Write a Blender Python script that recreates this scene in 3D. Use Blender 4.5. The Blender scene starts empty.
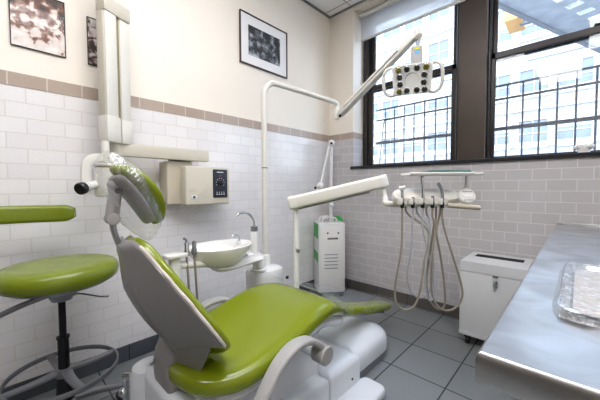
import bpy, bmesh, math, random
from mathutils import Vector, Matrix, noise
random.seed(7)
C = bpy.context.scene.collection
PI = math.pi
V = Vector

# ------------------------------------------------------------------ materials
def nt(name):
    m = bpy.data.materials.new(name); m.use_nodes = True
    t = m.node_tree; t.nodes.clear()
    o = t.nodes.new('ShaderNodeOutputMaterial')
    return m, t, o
def node(t, kind, **kw):
    n = t.nodes.new(kind)
    for k, v in kw.items():
        if k in n.inputs: n.inputs[k].default_value = v
        else: setattr(n, k, v)
    return n
def srgb(h):
    h = h.lstrip('#'); c = [int(h[i:i+2], 16)/255 for i in (0, 2, 4)]
    return tuple((x/12.92 if x <= .04045 else ((x+.055)/1.055)**2.4) for x in c) + (1,)
def pbsdf(t, o, col, rough, metal=0., **kw):
    b = t.nodes.new('ShaderNodeBsdfPrincipled')
    b.inputs['Base Color'].default_value = col
    b.inputs['Roughness'].default_value = rough
    b.inputs['Metallic'].default_value = metal
    for k, v in kw.items(): b.inputs[k].default_value = v
    t.links.new(b.outputs[0], o.inputs[0])
    return b
def noisebump(t, b, scale=60., strength=.1, dist=.002, detail=3.):
    tc = t.nodes.new('ShaderNodeTexCoord')
    n = node(t, 'ShaderNodeTexNoise'); n.inputs['Scale'].default_value = scale; n.inputs['Detail'].default_value = detail
    t.links.new(tc.outputs['Object'], n.inputs['Vector'])
    bp = t.nodes.new('ShaderNodeBump'); bp.inputs['Strength'].default_value = strength; bp.inputs['Distance'].default_value = dist
    t.links.new(n.outputs['Fac'], bp.inputs['Height']); t.links.new(bp.outputs[0], b.inputs['Normal'])
    return tc, n
def mat(name, col, rough=.4, metal=0., var=.06, scale=9., bump=.0, **kw):
    m, t, o = nt(name)
    c = srgb(col) if isinstance(col, str) else col
    b = pbsdf(t, o, c, rough, metal, **kw)
    tc = t.nodes.new('ShaderNodeTexCoord')
    n = t.nodes.new('ShaderNodeTexNoise'); n.inputs['Scale'].default_value = scale; n.inputs['Detail'].default_value = 4
    t.links.new(tc.outputs['Object'], n.inputs['Vector'])
    r = t.nodes.new('ShaderNodeValToRGB')
    r.color_ramp.elements[0].position = .3; r.color_ramp.elements[1].position = .7
    r.color_ramp.elements[0].color = tuple(x*(1-var) for x in c[:3])+(1,)
    r.color_ramp.elements[1].color = tuple(min(1, x*(1+var*.5)) for x in c[:3])+(1,)
    t.links.new(n.outputs['Fac'], r.inputs[0]); t.links.new(r.outputs[0], b.inputs['Base Color'])
    if bump:
        n2 = t.nodes.new('ShaderNodeTexNoise'); n2.inputs['Scale'].default_value = 220
        t.links.new(tc.outputs['Object'], n2.inputs['Vector'])
        bp = t.nodes.new('ShaderNodeBump'); bp.inputs['Strength'].default_value = bump; bp.inputs['Distance'].default_value = .002
        t.links.new(n2.outputs['Fac'], bp.inputs['Height']); t.links.new(bp.outputs[0], b.inputs['Normal'])
    return m
def emit(name, col, s):
    m, t, o = nt(name); e = t.nodes.new('ShaderNodeEmission')
    e.inputs[0].default_value = srgb(col); e.inputs[1].default_value = s
    t.links.new(e.outputs[0], o.inputs[0]); return m
def brickmat(name, axes, c1, c2, grout, bw, rh, mort, off=(0, 0), rough=.2, offset=.5, bump=.35, noisev=0., spec=.5):
    m, t, o = nt(name)
    b = pbsdf(t, o, srgb(c1), rough); b.inputs['Specular IOR Level'].default_value = spec
    tc = t.nodes.new('ShaderNodeTexCoord'); s = t.nodes.new('ShaderNodeSeparateXYZ'); cb = t.nodes.new('ShaderNodeCombineXYZ')
    t.links.new(tc.outputs['Object'], s.inputs[0])
    for k in (0, 1):
        a = t.nodes.new('ShaderNodeMath'); a.operation = 'ADD'; a.inputs[1].default_value = off[k]+20*(bw if k == 0 else rh)
        t.links.new(s.outputs[axes[k]], a.inputs[0]); t.links.new(a.outputs[0], cb.inputs[k])
    br = t.nodes.new('ShaderNodeTexBrick'); br.offset = offset; br.squash = 1
    for k, v in {'Color1': srgb(c1), 'Color2': srgb(c2), 'Mortar': srgb(grout), 'Scale': 1., 'Mortar Size': mort, 'Mortar Smooth': .1, 'Bias': 0., 'Brick Width': bw, 'Row Height': rh}.items():
        br.inputs[k].default_value = v
    t.links.new(cb.outputs[0], br.inputs['Vector'])
    col = br.outputs['Color']
    if noisev:
        n = t.nodes.new('ShaderNodeTexNoise'); n.inputs['Scale'].default_value = 90; n.inputs['Detail'].default_value = 6
        t.links.new(tc.outputs['Object'], n.inputs['Vector'])
        n3 = t.nodes.new('ShaderNodeTexNoise'); n3.inputs['Scale'].default_value = 2.5
        t.links.new(tc.outputs['Object'], n3.inputs['Vector'])
        ad = t.nodes.new('ShaderNodeMath'); ad.operation = 'ADD'; t.links.new(n.outputs['Fac'], ad.inputs[0]); t.links.new(n3.outputs['Fac'], ad.inputs[1])
        mr = t.nodes.new('ShaderNodeMapRange'); mr.inputs[1].default_value = .7; mr.inputs[2].default_value = 1.3
        mr.inputs[3].default_value = 1-noisev; mr.inputs[4].default_value = 1+noisev
        t.links.new(ad.outputs[0], mr.inputs[0])
        mx = t.nodes.new('ShaderNodeVectorMath'); mx.operation = 'SCALE'
        t.links.new(col, mx.inputs[0]); t.links.new(mr.outputs[0], mx.inputs['Scale']); col = mx.outputs[0]
    t.links.new(col, b.inputs['Base Color'])
    rr = t.nodes.new('ShaderNodeMapRange'); rr.inputs[3].default_value = rough; rr.inputs[4].default_value = .8
    t.links.new(br.outputs['Fac'], rr.inputs[0]); t.links.new(rr.outputs[0], b.inputs['Roughness'])
    iv = t.nodes.new('ShaderNodeMath'); iv.operation = 'SUBTRACT'; iv.inputs[0].default_value = 1
    t.links.new(br.outputs['Fac'], iv.inputs[1])
    bp = t.nodes.new('ShaderNodeBump'); bp.inputs['Strength'].default_value = bump; bp.inputs['Distance'].default_value = .003
    t.links.new(iv.outputs[0], bp.inputs['Height']); t.links.new(bp.outputs[0], b.inputs['Normal'])
    return m
def filmmat(name, gloss=.15, scale=26., tint=(1, 1, 1, 1), white=.0, rough=.12, strength=1.):
    m, t, o = nt(name)
    tr = t.nodes.new('ShaderNodeBsdfTransparent'); tr.inputs[0].default_value = tint
    gl = t.nodes.new('ShaderNodeBsdfGlossy'); gl.inputs['Roughness'].default_value = rough; gl.inputs[0].default_value = (.95, .97, 1, 1)
    tc = t.nodes.new('ShaderNodeTexCoord'); n = t.nodes.new('ShaderNodeTexNoise'); n.inputs['Scale'].default_value = scale
    n.inputs['Detail'].default_value = 3; n.inputs['Distortion'].default_value = 1.2
    t.links.new(tc.outputs['Object'], n.inputs['Vector'])
    bp = t.nodes.new('ShaderNodeBump'); bp.inputs['Strength'].default_value = strength; bp.inputs['Distance'].default_value = .02
    t.links.new(n.outputs['Fac'], bp.inputs['Height']); t.links.new(bp.outputs[0], gl.inputs['Normal'])
    lw = t.nodes.new('ShaderNodeLayerWeight'); lw.inputs[0].default_value = .25
    mr = t.nodes.new('ShaderNodeMapRange'); mr.inputs[3].default_value = gloss; mr.inputs[4].default_value = min(1, gloss*4+.02) if gloss < .06 else min(1, gloss+.45)
    t.links.new(lw.outputs['Facing'], mr.inputs[0])
    mx = t.nodes.new('ShaderNodeMixShader'); t.links.new(mr.outputs[0], mx.inputs[0])
    t.links.new(tr.outputs[0], mx.inputs[1]); t.links.new(gl.outputs[0], mx.inputs[2])
    last = mx
    if white:
        df = t.nodes.new('ShaderNodeBsdfDiffuse'); df.inputs[0].default_value = (.9, .92, .95, 1)
        m2 = t.nodes.new('ShaderNodeMixShader'); m2.inputs[0].default_value = white
        t.links.new(mx.outputs[0], m2.inputs[1]); t.links.new(df.outputs[0], m2.inputs[2]); last = m2
    t.links.new(last.outputs[0], o.inputs[0]); return m
def rampmat(name, stops, scale=14., dist=1., detail=8., rough=.5, stretch=(1, 1, 1), kind='ShaderNodeTexNoise', grad=0., mid=.13):
    m, t, o = nt(name); b = pbsdf(t, o, (1, 1, 1, 1), rough)
    tc = t.nodes.new('ShaderNodeTexCoord'); mp = t.nodes.new('ShaderNodeMapping'); mp.inputs['Scale'].default_value = stretch
    n = t.nodes.new(kind); n.inputs['Scale'].default_value = scale
    if 'Detail' in n.inputs: n.inputs['Detail'].default_value = detail
    if 'Distortion' in n.inputs: n.inputs['Distortion'].default_value = dist
    r = t.nodes.new('ShaderNodeValToRGB'); el = r.color_ramp.elements
    el[0].position, el[0].color = stops[0][0], srgb(stops[0][1]); el[1].position, el[1].color = stops[-1][0], srgb(stops[-1][1])
    for p, c in stops[1:-1]:
        e = el.new(p); e.color = srgb(c)
    t.links.new(tc.outputs['Object'], mp.inputs[0]); t.links.new(mp.outputs[0], n.inputs['Vector'])
    fac = n.outputs['Fac']
    if grad:
        sp_ = t.nodes.new('ShaderNodeSeparateXYZ'); t.links.new(tc.outputs['Object'], sp_.inputs[0])
        m1 = t.nodes.new('ShaderNodeMath'); m1.operation = 'SUBTRACT'; m1.inputs[0].default_value = mid; t.links.new(sp_.outputs[2], m1.inputs[1])
        m2 = t.nodes.new('ShaderNodeMath'); m2.operation = 'MULTIPLY_ADD'; m2.inputs[1].default_value = grad; t.links.new(m1.outputs[0], m2.inputs[0]); t.links.new(fac, m2.inputs[2]); fac = m2.outputs[0]
    t.links.new(fac, r.inputs[0]); t.links.new(r.outputs[0], b.inputs['Base Color'])
    return m

M = {}
M['cream'] = mat('cream_paint', '#f2eade', .6, var=.015, scale=2.5, bump=.05)
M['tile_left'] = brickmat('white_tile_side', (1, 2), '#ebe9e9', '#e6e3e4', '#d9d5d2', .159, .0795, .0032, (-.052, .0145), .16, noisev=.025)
M['tile_back_shaded'] = brickmat('white_tile_window_shaded', (0, 2), '#c8c4c5', '#c1bdbe', '#d5d1d1', .159, .0795, .0032, (.04, .0145), .2, noisev=.025)  # same white tile as the left wall, backlit shade put into the colour
M['band_left'] = brickmat('taupe_tile_side', (1, 2), '#b3a295', '#ab9a8e', '#cbbfb6', .155, .073, .003, (.09, -1.655), .2, offset=0, noisev=.04)
M['band_back'] = brickmat('taupe_tile_window_side', (0, 2), '#b3a295', '#ab9a8e', '#cbbfb6', .155, .073, .003, (.0, -1.655), .2, offset=0, noisev=.04)
M['base_tile_l'] = brickmat('charcoal_tile_side', (1, 2), '#50545a', '#4b4f55', '#2c2e31', .3263, .3, .003, (.07, .1), .35, offset=0, noisev=.06)
M['base_tile_b'] = brickmat('charcoal_tile_window', (0, 2), '#5c5854', '#57544f', '#2c2e31', .3263, .3, .003, (.03, .1), .35, offset=0, noisev=.06)
FT = .3263
M['floor'] = brickmat('grey_floor_tile', (0, 1), '#7b7e80', '#757879', '#373736', FT, FT, .0042, (-(1.277 % FT), -(2.0418 % FT)), .38, offset=0, bump=.3, noisev=.09)
M['ceil'] = brickmat('white_ceiling_tile', (0, 1), '#f6f6f7', '#f4f4f5', '#9d9d9f', .61, .61, .006, (-.30, -.18), .9, offset=0, bump=.25, noisev=.02)
M['dark'] = mat('dark_bronze_steel', '#2b2521', .36, .2, var=.12, scale=3.5, bump=.06)
M['panel'] = mat('bronze_panel', '#4a3f37', .42, .3, var=.16, scale=5., bump=.08)
M['blackmetal'] = mat('black_sill_paint', '#17171b', .32, .0, var=.05)
M['shade'] = None
M['white'] = mat('glossy_white_plastic', '#e6e5e3', .22, var=.015)
M['offwhite'] = mat('offwhite_enamel', '#dddad2', .3, var=.02)
M['beige'] = mat('beige_enamel', '#cdc7b8', .38, var=.02)
M['beige_d'] = mat('beige_enamel_side', '#bcb3a0', .42, var=.02)
M['whitemetal'] = mat('white_powdercoat', '#dcdcdd', .32, var=.02)
M['basewhite'] = mat('white_base_plastic', '#dadde2', .2, var=.02)
M['greyplastic'] = mat('warm_grey_plastic', '#8b8887', .34, var=.03)
M['greyarm'] = mat('taupe_grey_rubber', '#a9a7a6', .42, var=.03)
M['rim'] = mat('pale_rim', '#cfc6bf', .3, var=.02)
M['green'] = mat('lime_vinyl', '#7a8712', .18, var=.05, scale=4., bump=.03)
M['greend'] = mat('lime_stool_vinyl', '#73811a', .26, var=.05, scale=4., bump=.05)
M['chrome'] = mat('chrome', '#c9ccd0', .14, 1., var=.03)
M['alu'] = mat('satin_aluminium', '#8b8c91', .34, .8, var=.05)
M['black'] = mat('black_plastic', '#121214', .3, var=.05)
M['blackrod'] = mat('black_steel', '#202024', .22, .5, var=.05)
M['navy'] = mat('navy_panel', '#161e2e', .3, var=.05)
M['skirt'] = mat('grey_rubber_skirt', '#7c8085', .5, var=.05)
M['hose_t'] = mat('taupe_hose', '#8a8274', .4, var=.08)
M['hose_g'] = mat('grey_hose', '#a4a7ab', .35, var=.06)
M['teal'] = mat('teal_mat', '#2e6c66', .5, var=.05)
M['greenbright'] = mat('bright_green_paint', '#25a244', .4, var=.04)
M['ceramic'] = mat('white_ceramic', '#eceae7', .08, var=.01)
M['lens'] = mat('dark_lens', '#2b2b26', .1, .2, var=.2, scale=60)
M['lensy'] = mat('amber_lens', '#6e661b', .1, .2, var=.2, scale=60)
M['yellow'] = mat('yellow_sticker', '#c8bd2a', .5)
M['blue'] = mat('blue_sticker', '#5fa7d8', .5)
M['red'] = mat('red_mark', '#b3272b', .5)
M['paper'] = mat('white_mat_board', '#f0eff0', .7, var=.01)
M['glass'] = filmmat('window_glass', .02, 2., white=.0, rough=.02, strength=.0)
M['picglass'] = filmmat('picture_glass', .004, 2., rough=.03, strength=0.)
M['film'] = filmmat('clear_plastic_film', .11, 24., white=.05, rough=.12)
M['film3'] = filmmat('thin_plastic_sheet', .05, 22., white=.03, rough=.12)
M['film2'] = filmmat('clear_plastic_wrap', .07, 30., white=.08, rough=.2, strength=.6)
M['facade'] = brickmat('white_painted_brick', (0, 2), '#a9a9a9', '#a1a1a2', '#8f9093', .42, .16, .02, (0, 0), .8, bump=.1)
M['fwhite'] = mat('white_window_trim', '#cfcecb', .7, var=.02)
M['fpane'] = mat('far_pane', '#747d87', .15, .0, var=.3, scale=.8)
M['fblind'] = mat('far_blind', '#c9ccd0', .8, var=.1)
M['concrete'] = mat('grey_concrete', '#8f959d', .85, var=.2, scale=4., bump=.4)
M['tan'] = mat('tan_stone', '#c99a62', .7, var=.1)
M['grille'] = mat('grey_grille_paint', '#70757c', .5, .2, var=.05)
M['asphalt'] = mat('asphalt', '#77787a', .9, var=.1)
M['brass'] = mat('brass_ring', '#8d7440', .3, .8)
# brushed stainless
m, t, o = nt('brushed_stainless'); b = pbsdf(t, o, (.56, .56, .57, 1), .3, 1.)
tc = t.nodes.new('ShaderNodeTexCoord'); mp = t.nodes.new('ShaderNodeMapping'); mp.inputs['Scale'].default_value = (60, 60, 60)
n = t.nodes.new('ShaderNodeTexNoise'); n.inputs['Scale'].default_value = 1.; n.inputs['Detail'].default_value = 6
n2 = t.nodes.new('ShaderNodeTexNoise'); n2.inputs['Scale'].default_value = 4.; n2.inputs['Detail'].default_value = 2
ad = t.nodes.new('ShaderNodeMath'); ad.operation = 'MULTIPLY'
mr = t.nodes.new('ShaderNodeMapRange'); mr.inputs[1].default_value = .0; mr.inputs[2].default_value = 1.; mr.inputs[3].default_value = .24; mr.inputs[4].default_value = .42
t.links.new(tc.outputs['Object'], mp.inputs[0]); t.links.new(mp.outputs[0], n.inputs['Vector']); t.links.new(tc.outputs['Object'], n2.inputs['Vector'])
ad.inputs[0].default_value = 1; t.links.new(n2.outputs['Fac'], ad.inputs[1]); t.links.new(ad.outputs[0], mr.inputs[0]); t.links.new(mr.outputs[0], b.inputs['Roughness'])
bp = t.nodes.new('ShaderNodeBump'); n4 = t.nodes.new('ShaderNodeTexNoise'); n4.inputs['Scale'].default_value = 7; n4.inputs['Detail'].default_value = 6; n4.inputs['Distortion'].default_value = .8
r4 = t.nodes.new('ShaderNodeValToRGB'); r4.color_ramp.elements[0].position = .3; r4.color_ramp.elements[0].color = (.42, .41, .40, 1); r4.color_ramp.elements[1].position = .62; r4.color_ramp.elements[1].color = (.62, .62, .63, 1)
t.links.new(tc.outputs['Object'], n4.inputs['Vector']); t.links.new(n4.outputs['Fac'], r4.inputs[0]); t.links.new(r4.outputs[0], b.inputs['Base Color'])
M['steel'] = m
# translucent roller shade
m, t, o = nt('roller_shade_fabric')
df = t.nodes.new('ShaderNodeBsdfDiffuse'); df.inputs[0].default_value = (.8, .8, .8, 1)
tl = t.nodes.new('ShaderNodeBsdfTranslucent'); tl.inputs[0].default_value = (.93, .93, .92, 1)
tr = t.nodes.new('ShaderNodeBsdfTransparent')
wv = t.nodes.new('ShaderNodeTexWave'); wv.inputs['Scale'].default_value = 200
mx = t.nodes.new('ShaderNodeMixShader'); mx.inputs[0].default_value = .5
t.links.new(df.outputs[0], mx.inputs[1]); t.links.new(tl.outputs[0], mx.inputs[2])
mx2 = t.nodes.new('ShaderNodeMixShader'); mx2.inputs[0].default_value = .16
t.links.new(mx.outputs[0], mx2.inputs[1]); t.links.new(tr.outputs[0], mx2.inputs[2]); t.links.new(mx2.outputs[0], o.inputs[0])
M['shade'] = m

# ------------------------------------------------------------------ helpers
def thing(name, label, cat, loc=(0, 0, 0), group=None):
    o = bpy.data.objects.new(name, None); C.objects.link(o)
    o.location = loc; o['label'] = label; o['category'] = cat; o.empty_display_size = .05
    if group: o['group'] = group
    o['_o'] = list(loc)
    return o
def obj(name, bm, material, parent=None, smooth=True, sub=0, label=None, solid=0, origin=None, angle=40):
    """bm is in world coordinates; the mesh is shifted to its thing's origin"""
    root = V(parent['_o']) if parent is not None else (V(origin) if origin is not None else V((0, 0, 0)))
    bmesh.ops.recalc_face_normals(bm, faces=bm.faces[:])
    for v in bm.verts: v.co -= root
    me = bpy.data.meshes.new(name); bm.to_mesh(me); bm.free()
    for p in me.polygons: p.use_smooth = smooth
    if smooth: me.set_sharp_from_angle(angle=math.radians(angle))
    me.materials.append(material)
    o = bpy.data.objects.new(name, me); C.objects.link(o)
    if parent is not None:
        o.parent = parent
        if parent.type != 'EMPTY': o.location = (0, 0, 0)
    else: o.location = root
    o['_o'] = list(root)
    if solid:
        s = o.modifiers.new('solid', 'SOLIDIFY'); s.thickness = solid; s.offset = 0
    if sub:
        s = o.modifiers.new('sub', 'SUBSURF'); s.levels = sub; s.render_levels = sub
    if label: o['label'] = label
    return o
def struct(name, bm, material, smooth=False, parent=None):
    o = obj(name, bm, material, parent, smooth)
    if parent is None: o['kind'] = 'structure'
    return o
def tagged(o, label, cat, group=None):
    o['label'] = label; o['category'] = cat
    if group: o['group'] = group
    return o
def B(): return bmesh.new()
def merge(bm, src):
    me = bpy.data.meshes.new('tmp'); src.to_mesh(me); src.free(); bm.from_mesh(me); bpy.data.meshes.remove(me)
def box(bm, p0, p1, bev=0., seg=2, mtx=None):
    s = bmesh.new(); bmesh.ops.create_cube(s, size=1)
    p0, p1 = V(p0), V(p1)
    for v in s.verts: v.co = V(((p0[i]+p1[i])/2 + v.co[i]*(p1[i]-p0[i])) for i in range(3))
    if bev: bmesh.ops.bevel(s, geom=s.edges[:]+s.verts[:], offset=bev, segments=seg, profile=.5, affect='EDGES', clamp_overlap=True)
    if mtx: bmesh.ops.transform(s, matrix=mtx, verts=s.verts)
    merge(bm, s); return bm
def rbox(bm, p0, p1, r, seg=5, axis=2, edge=.006, mtx=None):
    """box with big rounded corners around one axis, small bevel on caps"""
    s = bmesh.new(); bmesh.ops.create_cube(s, size=1)
    p0, p1 = V(p0), V(p1)
    for v in s.verts: v.co = V(((p0[i]+p1[i])/2 + v.co[i]*(p1[i]-p0[i])) for i in range(3))
    es = [e for e in s.edges if abs((e.verts[0].co-e.verts[1].co)[axis]) > 1e-5]
    bmesh.ops.bevel(s, geom=es, offset=r, segments=seg, profile=.5, affect='EDGES', clamp_overlap=True)
    if edge:
        s.normal_update()
        caps = [f for f in s.faces if abs(f.normal[axis]) > .9]
        es = list({e for f in caps for e in f.edges})
        bmesh.ops.bevel(s, geom=es, offset=edge, segments=3, profile=.5, affect='EDGES', clamp_overlap=True)
    if mtx: bmesh.ops.transform(s, matrix=mtx, verts=s.verts)
    merge(bm, s); return bm
def smoothpath(pts, n=6):
    pts = [V(p) for p in pts]
    if len(pts) < 3: return pts
    out = []
    P = [pts[0]*2-pts[1]] + pts + [pts[-1]*2-pts[-2]]
    for i in range(1, len(P)-2):
        for k in range(n):
            u = k/n; a, b_, c, d = P[i-1], P[i], P[i+1], P[i+2]
            out.append(.5*((2*b_)+(-a+c)*u+(2*a-5*b_+4*c-d)*u*u+(-a+3*b_-3*c+d)*u**3))
    out.append(pts[-1]); return out
def sweep(bm, pts, prof, closed=False, up=None, scales=None):
    """sweep a closed 2D profile [(a,b)] along pts; up fixes the second axis"""
    pts = [V(p) for p in pts]; n = len(pts); rings = []
    prev = None
    for i, p in enumerate(pts):
        if closed: tng = pts[(i+1) % n]-pts[(i-1) % n]
        else: tng = pts[min(i+1, n-1)]-pts[max(i-1, 0)]
        tng.normalize()
        if up is not None:
            a = tng.cross(V(up)); a.normalize(); b_ = a.cross(tng)
        else:
            if prev is None:
                a = tng.orthogonal().normalized()
            else:
                a = prev - tng*prev.dot(tng); a.normalize()
            prev = a; b_ = tng.cross(a)
        sc = scales[i] if scales else 1
        rings.append([bm.verts.new(p+a*u*sc+b_*v*sc) for u, v in prof])
    m_ = len(prof)
    for i in range(n if closed else n-1):
        r0, r1 = rings[i], rings[(i+1) % n]
        for k in range(m_): bm.faces.new((r0[k], r0[(k+1) % m_], r1[(k+1) % m_], r1[k]))
    if not closed:
        bm.faces.new(rings[0][::-1]); bm.faces.new(rings[-1])
    return bm
def circ(r, n=12): return [(r*math.cos(2*PI*k/n), r*math.sin(2*PI*k/n)) for k in range(n)]
def rrect(a, b_, r, n=3):
    o = []
    for cx, cy, s in ((a-r, b_-r, 0), (-a+r, b_-r, 1), (-a+r, -b_+r, 2), (a-r, -b_+r, 3)):
        for k in range(n+1):
            th = PI/2*(s+k/n); o.append((cx+r*math.cos(th), cy+r*math.sin(th)))
    return o
def tube(bm, pts, r, n=12, sm=0, closed=False):
    if sm: pts = smoothpath(pts, sm)
    return sweep(bm, pts, circ(r, n), closed)
def cyl(bm, a, b_, r, r2=None, n=20, bev=0.):
    a, b_ = V(a), V(b_); r2 = r if r2 is None else r2
    d = (b_-a); L = d.length
    if bev:
        pr = [(r-bev, 0), (r-bev*.3, bev*.3), (r, bev), (r2, L-bev), (r2-bev*.3, L-bev*.3), (r2-bev, L)]
    else: pr = [(r, 0), (r2, L)]
    return lathe(bm, pr, a, d.normalized(), n)
def lathe(bm, prof, origin, axis=(0, 0, 1), n=28, squash=(1, 1), xdir=None):
    axis = V(axis).normalized(); origin = V(origin)
    e1 = V(xdir) if xdir is not None else axis.orthogonal()
    e1 = (e1-axis*e1.dot(axis)).normalized(); e2 = axis.cross(e1)
    rings = [[bm.verts.new(origin+axis*h+e1*(max(r, 1e-4)*math.cos(2*PI*k/n)*squash[0])+e2*(max(r, 1e-4)*math.sin(2*PI*k/n)*squash[1])) for k in range(n)] for r, h in prof]
    for i in range(len(rings)-1):
        for k in range(n): bm.faces.new((rings[i][k], rings[i][(k+1) % n], rings[i+1][(k+1) % n], rings[i+1][k]))
    bm.faces.new(rings[0][::-1]); bm.faces.new(rings[-1]); return bm
def ball(bm, c, r, s=(1, 1, 1), mtx=None):
    q = bmesh.new(); bmesh.ops.create_uvsphere(q, u_segments=20, v_segments=12, radius=r)
    for v in q.verts: v.co = V((v.co[0]*s[0], v.co[1]*s[1], v.co[2]*s[2]))
    if mtx: bmesh.ops.transform(q, matrix=mtx, verts=q.verts)
    for v in q.verts: v.co += V(c)
    merge(bm, q); return bm
def loft(bm, rings):
    R_ = [[bm.verts.new(p) for p in r] for r in rings]; n = len(rings[0])
    for i in range(len(R_)-1):
        for k in range(n): bm.faces.new((R_[i][k], R_[i][(k+1) % n], R_[i+1][(k+1) % n], R_[i+1][k]))
    bm.faces.new(R_[0][::-1]); bm.faces.new(R_[-1]); return bm
def interp(tab, x):
    if x <= tab[0][0]: return tab[0][1:]
    for a, b_ in zip(tab, tab[1:]):
        if x <= b_[0]:
            u = (x-a[0])/(b_[0]-a[0]); u = u*u*(3-2*u)
            return tuple(p+(q-p)*u for p, q in zip(a[1:], b_[1:]))
    return tab[-1][1:]
def prism(bm, poly, z0, z1):
    lo = [bm.verts.new((x, y, z0)) for x, y in poly]; hi = [bm.verts.new((x, y, z1)) for x, y in poly]; n = len(poly)
    for k in range(n): bm.faces.new((lo[k], lo[(k+1) % n], hi[(k+1) % n], hi[k]))
    bm.faces.new(lo[::-1]); bm.faces.new(hi); return bm
def copytree(o, parent=None):
    c = o.copy(); C.objects.link(c)
    if parent: c.parent = parent
    for ch in list(o.children): copytree(ch, c)
    return c
def frame(o, ux, uz=(0, 0, 1)):
    ux = V(ux).normalized(); uz = V(uz); uy = uz.cross(ux).normalized(); uz = ux.cross(uy)
    m_ = Matrix((ux, uy, uz)).transposed().to_4x4(); m_.translation = V(o); return m_

# ------------------------------------------------------------------ room shell
XR, YB, H, YW = 3.4, -1.4, 3.068, 2.72
struct('floor', box(B(), (-.15, YB-.15, -.1), (XR+.15, YW+.3, 0)), M['floor'])
struct('ceiling', box(B(), (-.15, YB-.15, H), (XR+.15, YW+.3, H+.1)), M['ceil'])
struct('wall_left', box(B(), (-.15, YB-.15, 0), (-.008, YW+.32, H)), M['cream'])
struct('wall_right', box(B(), (XR, YB-.15, 0), (XR+.15, YW+.32, H)), M['cream'])
M['rear'] = mat('rear_dark_reflection', '#5f564e', .7, var=.03)  # unseen wall made dark so the steel counter edge reflects less light
struct('wall_rear', box(B(), (-.008, YB-.15, 0), (XR, YB, H)), M['rear'])
bm = B(); y0, y1 = YW+.008, YW+.32
box(bm, (-.008, y0, 0), (XR, y1, 1.33)); box(bm, (-.008, y0, 1.33), (.322, y1, H))
box(bm, (3.05, y0, 1.33), (XR, y1, H)); box(bm, (.322, y0, 3.02), (3.05, y1, H))
struct('wall_window', bm, M['cream'])
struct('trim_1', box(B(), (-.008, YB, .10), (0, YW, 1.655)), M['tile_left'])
struct('trim_2', box(B(), (-.008, YB, 1.655), (.003, YW, 1.728), .002, 1), M['band_left'])
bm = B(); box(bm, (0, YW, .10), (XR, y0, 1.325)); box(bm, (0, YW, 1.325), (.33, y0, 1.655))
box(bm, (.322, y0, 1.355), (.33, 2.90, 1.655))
struct('trim_3', bm, M['tile_back_shaded'])
bm = B(); box(bm, (.003, YW-.003, 1.655), (.33, y0, 1.728)); box(bm, (.322, y0, 1.655), (.331, 2.90, 1.728))
struct('trim_4', bm, M['band_back'])
struct('trim_5', box(B(), (-.008, YW, 1.728), (.322, y0, H)), M['cream'])
struct('trim_6', box(B(), (-.008, YB, 1.728), (0, YW, H)), M['cream'])
struct('baseboard_left', box(B(), (0, YB, 0), (.012, YW, .103), .003, 2), M['base_tile_l'])
struct('baseboard_window', box(B(), (.012, YW-.012, 0), (XR, YW, .103), .003, 2), M['base_tile_b'])
bm = B(); box(bm, (0, YB, H-.012), (.022, YW, H)); box(bm, (.022, YW-.022, H-.012), (XR, YW, H))
struct('trim_7', bm, M['skirt'])
struct('trim_8', box(B(), (.300, YW-.022, 1.325), (3.06, 2.905, 1.355), .004, 2), M['blackmetal'])   # sill
struct('trim_9', box(B(), (1.325, 2.86, 1.355), (1.535, 3.03, 3.02), .004, 2), M['panel'])            # pillar between the windows

def window(idx, x0, x1, jl, jr, sl, sr_):
    root = obj('window_%d' % idx, B(), M['dark'], None, origin=(x0, 2.93, 1.355)); root['kind'] = 'structure'
    zb, zt, mr_ = 1.356, 3.018, 2.20
    bm = B()
    for a, b_ in ((x0, x0+jl), (x1-jr, x1)): box(bm, (a, 2.905, zb), (b_, 3.02, zt), .004, 1)
    box(bm, (x0+jl, 2.915, zb), (x1-jr, 3.02, zb+.012), .003, 1); box(bm, (x0+jl, 2.905, zt-.05), (x1-jr, 3.02, zt))
    obj('window_frame', bm, M['dark'], root, smooth=False)
    for nm, y_, za, zb_ in (('lower_sash', 2.925, zb+.012, mr_+.045), ('upper_sash', 2.965, mr_-.015, zt-.05)):
        bm = B(); a, c = x0+jl+.002, x1-jr-.002
        box(bm, (a, y_, za), (a+sl, y_+.032, zb_), .003, 1); box(bm, (c-sr_, y_, za), (c, y_+.032, zb_), .003, 1)
        box(bm, (a, y_, za), (c, y_+.032, za+(.016 if nm[0] == 'l' else .05)), .003, 1); box(bm, (a, y_, zb_-.05), (c, y_+.032, zb_), .003, 1)
        s = obj(nm, bm, M['dark'], root, smooth=False)
        obj('pane', box(B(), (a+sl-.004, y_+.014, za+.012), (c-sr_+.004, y_+.018, zb_-.04)), M['glass'], s, smooth=False)
        if nm[0] == 'l':
            bm = B()
            xs = a+(c-a)*.42; box(bm, (xs, y_-.012, zb_), (xs+.05, y_+.012, zb_+.012), .003, 2)
            obj('sash_lock', bm, M['blackmetal'], s)
window(1, .334, 1.322, .05, .03, .055, .042)
window(2, 1.538, 3.045, .018, .04, .030, .03)

# roller shade
r = thing('roller_shade', 'white translucent roller shade part lowered over the left window', 'window shade', (.87, 2.84, 3.0))
bm = B(); n_ = 20
for i in range(n_+1):
    z = 2.745+(3.01-2.745)*i/n_
    for j, x in enumerate((.345, 1.365)):
        bm.verts.new((x, 2.842, z))
bm.verts.ensure_lookup_table()
for i in range(n_): bm.faces.new([bm.verts[k] for k in (2*i, 2*i+1, 2*i+3, 2*i+2)])
obj('shade_fabric', bm, M['shade'], r, smooth=False)
obj('hem_bar', rbox(B(), (.343, 2.834, 2.722), (1.375, 2.85, 2.748), .006, 3, 0, .002), M['offwhite'], r)
obj('roller', cyl(B(), (.345, 2.815, 2.985), (1.37, 2.815, 2.985), .022), M['offwhite'], r)

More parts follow.
